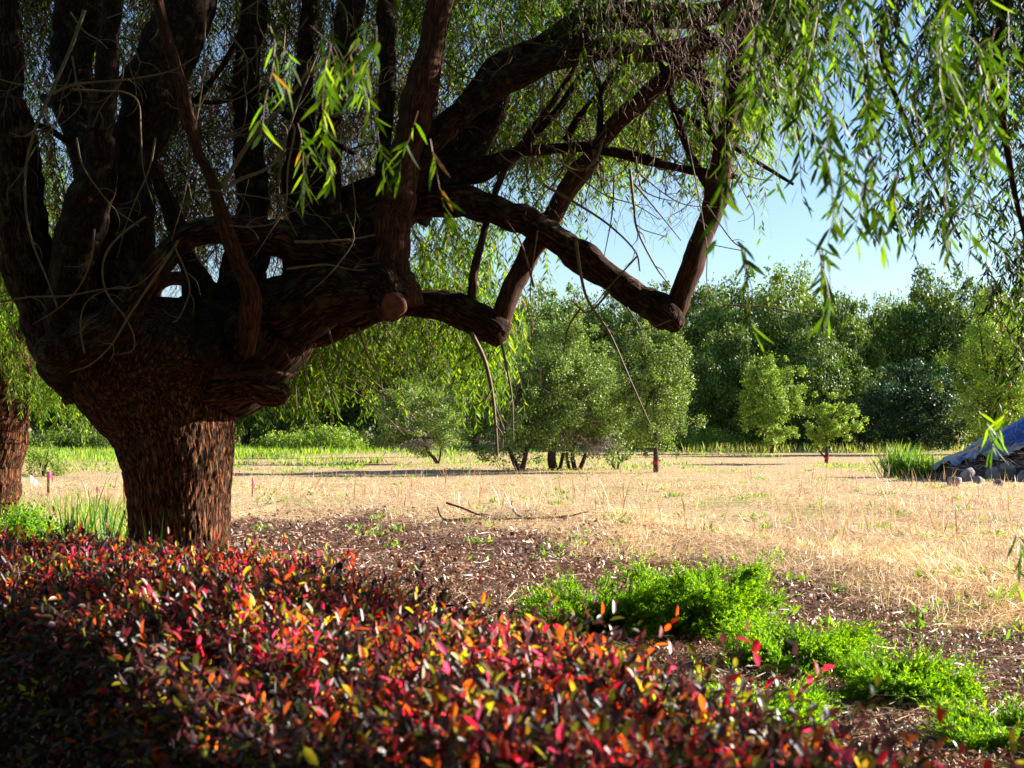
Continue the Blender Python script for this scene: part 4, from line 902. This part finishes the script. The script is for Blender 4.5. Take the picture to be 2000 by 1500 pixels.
# ------------------------------------------------------------------ tarp over a spoil heap, rocks, rope, tall grass clump
TP = 44.0
def pile_h(x, y, seed=0):
    cx, cy = P(2160, 800, TP)[0], TP
    dx = (x - cx) / 5.7; dy = (y - cy) / 3.6
    h = 3.05 * np.clip(1 - np.abs(np.sqrt(dx ** 2 + dy ** 2)), 0, 1) ** 1.0
    return h
def heap():
    cx = P(2160, 800, TP)[0]
    n = 150; xs = np.linspace(cx - 5.8, cx + 5.8, n); ys = np.linspace(TP - 3.8, TP + 3.8, n)
    X, Y = np.meshgrid(xs, ys); q = np.stack([X * 1.3, Y * 1.3, 0 * X], -1)
    Z = pile_h(X, Y) * .93 + (fbm(q, 4, 5) - .5) * .25 - .12
    V = np.stack([X, Y, Z], -1).reshape(-1, 3); i = np.arange(n - 1)[:, None] * n + np.arange(n - 1)[None]
    Q = np.stack([i, i + 1, i + n + 1, i + n], -1).reshape(-1, 4)
    o = mk('soil_heap', V, Q, plainmat('dark_soil', (.07, .045, .035), .95, 3, .5, .6, .1), smooth=True)
    tag(o, 'dark heap of soil and sticks under the blue tarp', 'soil heap')
    # tarp: only the upper left part of the cone
    nu, nv = 170, 120
    U, Vv = np.meshgrid(np.linspace(0, 1, nu), np.linspace(0, 1, nv))
    ang = math.pi * (.60 + .95 * U) ; rr = .02 + Vv * (.78 + .10 * np.sin(U * 9) + .06 * np.sin(U * 23 + 1) + .16 * np.clip(1 - np.abs(U - .42) * 5, 0, 1))
    X = cx + np.cos(ang) * rr * 5.7; Y = TP + np.sin(ang) * rr * 3.6
    fold = fbm(np.stack([U * 26, Vv * 5 + U * 4, 0 * U], -1), 3, 31) - .5
    fold2 = np.abs(fbm(np.stack([U * 14 + Vv * 6, Vv * 16, 0 * U], -1), 3, 33) - .5)
    fold3 = np.abs(fbm(np.stack([U * 44 + Vv * 9, Vv * 22 - U * 8, 0 * U], -1), 2, 37) - .5)
    Z = pile_h(X, Y) + .12 + fold * .5 - fold2 * .5 - fold3 * .28 + .08
    V = np.stack([X, Y, Z], -1).reshape(-1, 3)
    i = np.arange(nv - 1)[:, None] * nu + np.arange(nu - 1)[None]; Q = np.stack([i, i + 1, i + nu + 1, i + nu], -1).reshape(-1, 4)
    silver = np.clip((Vv + fold * 1.4 - .68) * 6, 0, 1).reshape(-1, 1)
    col = np.array([.012, .10, .45]) * (1 - silver) + np.array([.30, .32, .36]) * silver
    m, nt_, b_ = newmat('tarp_plastic'); at = nt_.nodes.new('ShaderNodeAttribute'); at.attribute_name = 'Col'; nt_.links.new(at.outputs['Color'], b_.inputs['Base Color']); b_.inputs['Roughness'].default_value = .38
    o = mk('tarp', V, Q, m, col=col, smooth=True)
    sol = o.modifiers.new('thick', 'SOLIDIFY'); sol.thickness = .01
    tag(o, 'crumpled blue tarpaulin draped over the heap at the right edge', 'tarp')
    g = LeafGeo(); k = 700; x = cx + rng.uniform(-5.1, -1.5, k); y = TP + rng.uniform(-3.2, -.5, k); dd = ruv(k); dd[:, 2] = np.abs(dd[:, 2]) * .3
    z = pile_h(x, y) + .12; kk = z > .3
    V, Fa, cc = leaves(np.stack([x, y, z], -1)[kk], dd[kk], ruv(kk.sum()), rng.uniform(.2, .6, kk.sum()), np.full(kk.sum(), .03), T_DIA, pick(kk.sum(), [(.35, .24, .16), (.5, .42, .35), (.15, .09, .06)], [2, 1, 2])); g.add(V, Fa, cc)
    tag(g.make('dry_sticks', M_straw), 'dead stalks strewn over the lower tarp', 'sticks', kind='stuff')
heap()
g = Geo(); q = spline(np.column_stack([PA([1860, 1885, 1915, 1940], [893, 884, 868, 852], [42.5, 42.3, 42.2, 42.2]), [.018] * 4]), 6); g.add(*tube(q[:, :3], q[:, 3], 8, cap=False))
tag(g.make('rope', plainmat('yellow_rope', (.65, .35, .03), .6, 20, .1)), 'taut yellow rope running down from the tarp edge', 'rope')
M_rock = plainmat('grey_rock', (.20, .18, .185), .8, 5, .45, .7, .06)
def rock(px, yb, wpx, hpx, label, seed, pk=.5):
    D = GD(yb); c = P(px, yb, D); w_ = wpx / F * D / 2; h = hpx / F * D
    import bmesh
    bm = bmesh.new(); bmesh.ops.create_icosphere(bm, subdivisions=3, radius=1)
    V = np.array([v.co[:] for v in bm.verts]); Fc = np.array([[v.index for v in f.verts] for f in bm.faces]); bm.free()
    r2 = np.random.default_rng(seed)
    for k in range(9):      # plane cuts give flat facets
        nn = nrm(r2.normal(size=3)); dd = r2.uniform(.42, .68); t = V @ nn; V = V - np.clip(t - dd, 0, None)[:, None] * nn
    V = V * (1 + (fbm(V * 3, 3, seed) - .5)[:, None] * .14)
    V[:, 0] += V[:, 2] * (pk - .5) * .5
    V = V * [w_ * 1.25, w_ * 1.0, h * .78]; V[:, 2] += h * .32
    o = mk('rock', V + [c[0], D, 0], Fc, M_rock, smooth=False)
    me = o.data; me.vertices.foreach_set('co', np.float32(V).ravel()); o.location = (c[0], D, 0)
    tag(o, label, 'rock', 'rocks at the foot of the tarp heap')
rock(1863, 950, 26, 24, 'small pointed grey rock, farthest left of the pile', 1, .6)
rock(1893, 942, 30, 36, 'tall brown-sided rock second from the left end of the pile', 2, .7)
rock(1914, 946, 20, 20, 'low rock wedged in front of the tall brown-sided one', 3)
rock(1935, 941, 28, 34, 'squared pale grey rock in the middle of the pile', 4, .4)
rock(1966, 940, 36, 34, 'big grey block right of the squared rock', 5)
rock(1998, 942, 30, 30, 'dark rock cut off by the right picture edge', 6)
rock(1950, 950, 18, 12, 'flat little stone lying before the grey block', 7)
rock(2035, 942, 40, 34, 'rock beyond the right picture edge', 8)
YG = ([(.07, .20, .02), (.13, .27, .03), (.32, .33, .05), (.10, .17, .03)], [4, 3, 1.6, 2])
D = GD(932)
for (px, hh, sp, n, lb) in ((1757, 1.25, .5, 330, 'tall green grass tussock left of the tarp heap'), (1800, 1.0, .5, 300, 'yellow-based grass tussock in the middle of the clump'), (1838, .8, .5, 260, 'grass tussock leaning to the tarp heap')):
    blades(P(px, 930, D)[0], D, n, hh, sp * .55, .38, .028, 'grass_tussock', lb, 'grass clump', YG, 'tall grass clump before the wood')
shrub(P(1880, 925, 46)[0], 46, .8, .5, .6, 2500, (.05, .1), ([(.10, .16, .05), (.16, .22, .08)], [1, 1]), 'low_shrub', 'grey-green low weedy bush between grass clump and rocks', 'bush')

# ------------------------------------------------------------------ broadleaf trees
def crown_leaves(n, rx, ry, rz, m, leaf, pal, seed, shell=.75, clump=.20, lean=0, taper=0, drop=0, quad=True):
    """leaf faces in lumpy clumps over an uneven ellipsoid, centred on the origin"""
    r2 = np.random.default_rng(seed)
    cd = nrm(r2.normal(size=(m, 3)))
    rad = r2.uniform(shell, 1.0, m) * (.62 + .72 * noise(cd * 2.6 + seed, seed))
    inner = r2.random(m) < .25; rad[inner] *= r2.uniform(.3, .8, inner.sum())
    spk = r2.random(m) < .13; rad[spk] = r2.uniform(.95, 1.14, spk.sum())
    cen = cd * rad[:, None]
    i = r2.integers(0, m, n)
    cs = clump * r2.uniform(.6, 1.3, m); cs[spk] *= .5
    i = np.where(spk[i] & (r2.random(n) < .6), r2.integers(0, m, n), i)
    off = nrm(r2.normal(size=(n, 3))) * (r2.random(n) ** .45 * (1 + .9 * (r2.random(n) < .22) * r2.random(n)))[:, None] * cs[i][:, None]
    p = cen[i] + off * [1, 1, .8]
    wdt = 1 - taper * np.clip(p[:, 2], -1, 1)
    p = p * np.stack([rx * wdt, ry * wdt, np.full(n, rz)], -1); p[:, 0] += lean * p[:, 2]
    outw = nrm(cen[i] + off * 2.5)
    d = nrm(r2.normal(size=(n, 3)) + outw * .4 + [0, 0, -.2]); nv = nrm(r2.normal(size=(n, 3)) * .8 + outw * .7 + [0, 0, .5])
    br = r2.uniform(.8, 1.25, m)[i][:, None]
    c = pick(n, *pal) * br
    L = leaf * r2.uniform(.6, 1.3, n)
    return leaves(p, d, nv, L, L * r2.uniform(.42, .7, n), T_DIA, c), cen * [rx, ry, rz]
OLIVE = ([(.12, .20, .035), (.20, .28, .05), (.06, .10, .02), (.32, .38, .14)], [4, 3, 3, 1])
BRIGHT = ([(.18, .29, .03), (.27, .38, .04), (.08, .14, .015), (.38, .45, .10)], [4, 3, 2, 1])
DARK = ([(.08, .14, .020), (.13, .20, .030), (.035, .065, .012), (.22, .30, .06)], [4, 3, 3, 1])
BLUEG = ([(.02, .055, .022), (.035, .085, .03), (.012, .032, .016)], [3, 2, 3])
def small_tree(stems, cx, ytop, ybot, wpx, D, n, pal, label, name='young_oak', group=None, leaf=.085, m=90, lean=0, taper=.1, band=None, clump=.22, flat=.9, mat=None, twiggy=0):
    """stems: list of traced pixel rows (x, y, width); crown traced by centre, top, bottom, width"""
    b = P(stems[0][0][0], stems[0][0][1], D)
    r_ = empty(name, (b[0], D, 0), label, 'tree', group)
    for st in stems:
        g = Geo(); g.add(*pxlimb([(x, y, w_, D + dd) for x, y, w_, dd in [(q + (0,))[:4] for q in st]], 6, sides=14, disp=.12, dscale=5)); t_ = g.make('trunk', M_oakbark, r_)
    c = P(cx, (ytop + ybot) / 2, D); rx = wpx / 2 / F * D; rz = (ybot - ytop) / 2 / F * D
    (V, Fa, cc), cen = crown_leaves(n, rx * 1.08, rx * flat, rz * 1.06, int(m * 1.5), leaf, pal, (int(cx) * 7 + int(ytop)) % 9973, .6, clump * .82, lean, taper)
    V = V + c; 
    lg = LeafGeo(); lg.add(V, Fa, cc); lg.make('crown', mat or M_oak, r_)
    g = Geo(); top = P(stems[0][-1][0], stems[0][-1][1], D)
    for k in range(22):
        q = cen[k] + c; s0 = top + (rng.random(3) - .5) * .2
        sp_ = spline(np.array([(*s0, rx * .03), (*(s0 * .5 + q * .5 + [0, 0, rz * .06]), rx * .02), (*q, rx * .006)]), 4); g.add(*tube(sp_[:, :3], sp_[:, 3], 6, cap=False))
    for k in range(twiggy):   # grey dead lower twigs
        a = rng.uniform(0, 6.28); q0 = c + [math.cos(a) * rx * .5 * rng.random(), math.sin(a) * rx * .4, -rz * .72]; q = q0 + [rng.normal(0, rx * .22), rng.normal(0, rx * .2), rng.uniform(-.3, .12) * rz]
        sp_ = spline(np.array([(*q0, .014), (*((q0 + q) / 2 + rng.normal(0, .08, 3)), .010), (*q, .005)]), 3); g.add(*tube(sp_[:, :3], sp_[:, 3], 4, cap=False))
    o = g.make('branches', M_oakbark if not twiggy else M_greytwig, r_); o['kind'] = 'stuff'
    if band:
        (x, y, w_) = band; g = Geo(); g.add(*pxlimb([(x, y + 3, w_, D), (x, y - 3, w_, D)], 3, sides=14, cap=False)); o = g.make('painted_band', M_red, r_); o['label'] = 'red band painted round the trunk'
    return r_
M_greytwig = plainmat('grey_twig', (.26, .22, .22), .8, 12, .3); M_red = plainmat('red_paint', (.55, .02, .03), .5, 6, .1)
small_tree([[(1281, 924, 11), (1281, 890, 10), (1280, 860, 9), (1281, 800, 7), (1284, 740, 5)]], 1276, 640, 885, 158, 50, 26000, OLIVE, 'slender upright oak with a red band on its straight trunk', band=(1281, 904, 12.2), leaf=.085, m=110, taper=.05)
small_tree([[(1614, 905, 8), (1615, 885, 7), (1614, 862, 6), (1612, 830, 4)], [(1611, 893, 4), (1600, 880, 3), (1594, 865, 2)]], 1628, 768, 868, 104, 63, 11000, BRIGHT, 'small lopsided young oak with a red-banded trunk', band=(1615, 895, 9), leaf=.10, m=40, taper=-.05)
small_tree([[(1508, 885, 9), (1508, 865, 8), (1507, 840, 7), (1506, 780, 5)]], 1507, 700, 862, 126, 86, 26000, BRIGHT, 'full bright young oak standing alone before the dark wood', leaf=.13, m=80, taper=.0)
small_tree([[(1016, 922, 14), (1006, 905, 10), (998, 885, 9), (990, 850, 6)], [(1018, 922, 12), (1024, 900, 9), (1028, 880, 8), (1034, 840, 5)]], 985, 700, 890, 190, 51, 30000, OLIVE, 'oak with a trunk forked in a V, left of the wide pair', leaf=.085, m=110, twiggy=60)
small_tree([[(1082, 922, 17), (1078, 900, 16), (1080, 880, 15), (1086, 840, 10)], [(1092, 922, 9), (1096, 905, 7), (1100, 885, 6)]], 1085, 612, 888, 220, 52, 44000, OLIVE, 'tallest oak of the field clump, with a thick dark trunk', leaf=.085, m=150, twiggy=60)
small_tree([[(1124, 921, 10), (1120, 905, 9), (1118, 890, 8), (1124, 860, 6)], [(1130, 921, 9), (1138, 903, 8), (1144, 886, 7)], [(1114, 921, 7), (1108, 900, 6), (1106, 880, 5)]], 1165, 680, 888, 150, 53, 24000, OLIVE, 'many-stemmed oak with bare grey twigs at its foot', leaf=.085, m=90, twiggy=220)
small_tree([[(1202, 921, 6), (1196, 905, 4), (1198, 892, 4), (1204, 860, 3)], [(1206, 921, 5), (1208, 900, 4), (1206, 880, 3)]], 1205, 745, 895, 90, 54, 9000, OLIVE, 'thin-stemmed little oak between the many-stemmed and banded ones', leaf=.085, m=40, twiggy=40)
small_tree([[(855, 907, 7), (848, 895, 7), (836, 880, 6), (826, 850, 4)], [(856, 907, 4), (860, 890, 4), (862, 870, 3)]], 812, 745, 884, 185, 62, 22000, OLIVE, 'leaning small oak with grey twiggy skirt, under the hanging willow leaves', leaf=.10, m=80, twiggy=160)
small_tree([[(832, 893, 14), (832, 880, 12), (832, 860, 10)]], 860, 700, 890, 120, 76, 9000, DARK, 'dark oak behind the leaning one, showing a short reddish trunk', leaf=.13, m=50)
small_tree([[(1815, 880, 14), (1813, 862, 13), (1812, 830, 12)]], 1800, 706, 872, 250, 95, 34000, BLUEG, 'broad dark blue-green tree with a short black trunk', leaf=.17, m=110, taper=.12, name='dense_tree')
small_tree([[(1702, 870, 8), (1702, 840, 7)]], 1698, 690, 800, 110, 104, 9000, BRIGHT, 'rounded light green tree top rising over the dark tree', leaf=.17, m=50, name='dense_tree')
small_tree([[(1930, 880, 16), (1932, 850, 14), (1934, 800, 10)]], 1945, 590, 872, 200, 84, 36000, BRIGHT, 'big yellow-green tree behind the tarp heap', leaf=.16, m=120, name='dense_tree')

# the wood at the back: each tree its own object, crowns share six meshes
VAR = []
for k in range(7):
    pal = [DARK, DARK, OLIVE, DARK, DARK, OLIVE, DARK][k]
    (V, Fa, cc), cen = crown_leaves(36000, 1, 1, 1, 120, .052, pal, 50 + k, .6, .24, 0, .10)
    me_o = mk('crown', V, Fa, M_oak, col=cc); VAR.append(me_o.data); bpy.data.objects.remove(me_o)
(V, Fa, cc), cen = crown_leaves(9000, 1, 1, 1, 60, .05, BLUEG, 90, .3, .2, 0, .75); me_o = mk('crown', V, Fa, M_oak, col=cc); CONE = me_o.data; bpy.data.objects.remove(me_o)
gt = Geo(); sp_ = spline(np.array([(0, 0, 0, .03), (.01, 0, .3, .024), (-.01, 0, .6, .016), (0, 0, .85, .006)]), 6); gt.add(*tube(sp_[:, :3], sp_[:, 3], 12, disp=.1, dscale=20)); to_ = gt.make('trunk', M_oakbark); TRK = to_.data; bpy.data.objects.remove(to_)
def bgtree(px, ytop, wpx, D, var, label, ybot=872, cone=False, low=.99):
    gy = HOR + CAMH * F / D; H = (gy - ytop) / F * D; rx = wpx / 2 / F * D * (1 if cone else 1.32)
    x = P(px, 800, D)[0]
    r_ = empty('conifer' if cone else 'woodland_tree', (x, D, 0), label, 'tree', 'trees of the wood behind the field')
    c = bpy.data.objects.new('crown', CONE if cone else VAR[var % 7]); COL.objects.link(c); c.parent = r_
    c.location = (0, 0, H * (1 - low / 2)); c.scale = (rx, rx * .9, H * low / 2 * .97); c.rotation_euler = (0, 0, rng.uniform(0, 6.28))
    t = bpy.data.objects.new('trunk', TRK); COL.objects.link(t); t.parent = r_; t.scale = (H, H, H)
    return r_
B = [(1015, 572, 150, 112, 0, 'wood tree just right of the lower bough tip, behind the field clump'), (1095, 556, 150, 118, 2, 'wood tree whose top shows above the tallest field oak'),
     (1170, 566, 130, 110, 3, 'wood tree behind the drooping bare twigs, under the long bough'), (1235, 592, 130, 108, 5, 'wood tree seen under the middle of the long bough'),
     (1305, 562, 130, 116, 1, 'wood tree right behind the pointed end of the long bough'), (1375, 556, 150, 110, 6, 'grey-green wood tree just right of the long bough tip'),
     (1470, 532, 190, 106, 2, 'broad light-topped wood tree above the lone young oak'), (1565, 546, 150, 110, 5, 'wood tree directly below the tallest conifer spire'),
     (1630, 560, 130, 104, 0, 'wood tree right of the conifer spire, behind hanging near leaves'), (1695, 592, 130, 112, 2, 'wood tree above the small lopsided oak'),
     (1765, 565, 130, 116, 3, 'dark wood tree left of the highest right-hand top'), (1850, 526, 180, 108, 4, 'highest dark tree top at the right of the wood'),
     (1935, 550, 160, 112, 6, 'wood tree half behind the yellow-green one at right'), (2040, 545, 180, 106, 1, 'wood tree beyond the right edge'),
     (1420, 640, 130, 100, 1, 'shaded lower tree left of the lone young oak'), (1590, 640, 120, 98, 6, 'shaded lower tree between the two lone young oaks'), (1650, 690, 110, 99, 4, 'shaded low tree above the lopsided oak'),
     (925, 590, 150, 114, 3, 'wood tree behind the thin hanging shoot'), (835, 600, 150, 112, 1, 'wood tree behind the lower bough, right part'), (740, 590, 150, 110, 6, 'wood tree behind the lower bough, middle'),
     (650, 600, 150, 113, 0, 'wood tree behind the lower bough, next to the knob'), (560, 610, 150, 108, 4, 'dark wood tree just right of the big trunk'), (480, 600, 150, 112, 3, 'wood tree half hidden by the big trunk'),
     (390, 600, 160, 115, 1, 'wood tree seen through the crotch of the big tree'), (290, 590, 160, 112, 0, 'wood tree left of the crotch opening'), (200, 620, 140, 108, 4, 'dark wood tree left of the big trunk'),
     (110, 610, 150, 112, 2, 'wood tree between the two willow trunks'), (20, 600, 150, 110, 5, 'wood tree behind the left willow'), (-90, 590, 180, 108, 1, 'wood tree beyond the left edge'), (-230, 580, 200, 112, 3, 'second wood tree beyond the left edge'), (2190, 550, 200, 110, 3, 'second wood tree beyond the right edge'), (2340, 560, 200, 112, 0, 'third wood tree beyond the right edge')]
for q in B: bgtree(*q)
for q in ((1580, 520, 40, 124, 'tallest conifer spire over the treeline'), (1418, 550, 26, 124, 'small conifer tip left of the broad light-topped tree'), (1545, 540, 24, 124, 'thin conifer tip just left of the tallest spire'), (1712, 556, 34, 124, 'conifer tip behind the near hanging leaves'), (1190, 560, 24, 126, 'little conifer tip above the long bough')):
    bgtree(q[0], q[1], q[2], q[3], 0, q[4], cone=True, low=.95)
# undergrowth before the wood
BUSH = BRIGHT
for (px, D, rx, h, n, pal, lb) in ((1345, 100, 2.2, 1.7, 7000, BUSH, 'light green thicket right of the red-banded oak'), (1400, 98, 2.2, 1.6, 7000, BUSH, 'light green thicket in the middle of the bramble bank'), (1452, 100, 1.8, 1.4, 5000, BUSH, 'light green thicket ending beside the lone young oak'),
     (640, 92, 2.4, 1.9, 7000, BUSH, 'sunny thicket right of the trunk, at the grass edge'), (570, 96, 2.4, 1.5, 6000, BUSH, 'green thicket nearest the right side of the big trunk'), (700, 96, 2.4, 1.6, 6000, DARK, 'darker thicket behind the leaning small oak'),
     (180, 96, 2.6, 1.6, 6000, DARK, 'dark thicket left of the big trunk'), (90, 96, 2.6, 1.5, 6000, DARK, 'dark thicket beside the left willow')):
    shrub(P(px, 870, D)[0], D, rx, rx * .6, h, n, (.10, .2), pal, 'thicket', lb, 'thicket', 'thickets along the foot of the wood', M_oak)
D = 27.0
shrub(P(85, 905, 46)[0], 46, .7, .5, 1.3, 1800, (.05, .11), ([(.12, .20, .03), (.2, .26, .05)], [1, 1]), 'weedy_bush', 'loose weedy bush beside the left willow trunk', 'bush')

# the rest of the wood further back reads as one mass; unseen trees added behind the camera block sky light
def mass(name, label, spots, nl, leaf, pal, seed):
    lg = LeafGeo()
    for i, (x, y, rx, ry, h) in enumerate(spots):
        (V, Fa, cc), cen = crown_leaves(nl, rx, ry, h / 2, 60, leaf, pal, seed + i, .5, .26); lg.add(V + np.array([x, y, h * .48]), Fa, cc)
    tag(lg.make(name, M_oak), label, 'wood', kind='stuff')
mass('far_wood', 'dark wood closing the field behind the first row of trees', [(x, 134 + 5 * math.sin(x), 7.5, 6, 11.5 + 1.2 * math.sin(x * 1.7)) for x in np.arange(-75, 76, 6.5)], 5200, .62, DARK, 300)
mass('sky_block_trees', 'unseen trees added behind and beside the camera to block sky light', [(x, -7 - 1.5 * math.sin(x), 4.2, 3, 13) for x in np.arange(-22, 14, 4.5)] + [(-17, 1, 3, 5, 12), (-19, 10, 3, 5, 12), (13, -3, 3.5, 3, 12), (17.5, 0.5, 3.5, 3, 12)], 6500, .42, DARK, 400)

lg = LeafGeo(); n = 4200; y = rng.uniform(84, 104, n); x = y * rng.uniform(.12, .36, n)
k = noise(np.stack([x * .5, y * .3, 0 * x], -1), 12) > .38; x, y = x[k], y[k]; n = len(x)
d = nrm(np.stack([rng.normal(0, .25, n), rng.normal(0, .25, n), np.ones(n)], -1))
lg.add(*leaves(np.stack([x, y, 0 * x], -1), d, ruv(n), rng.uniform(.2, .8, n), rng.uniform(.03, .06, n), T_DIA, pick(n, [(.20, .25, .04), (.34, .30, .10), (.10, .18, .03), (.50, .42, .22)], [3, 2, 4, 1])))
tag(lg.make('tall_weeds', M_grass), 'yellow-green tall weeds along the shaded foot of the wood', 'weeds', kind='stuff')
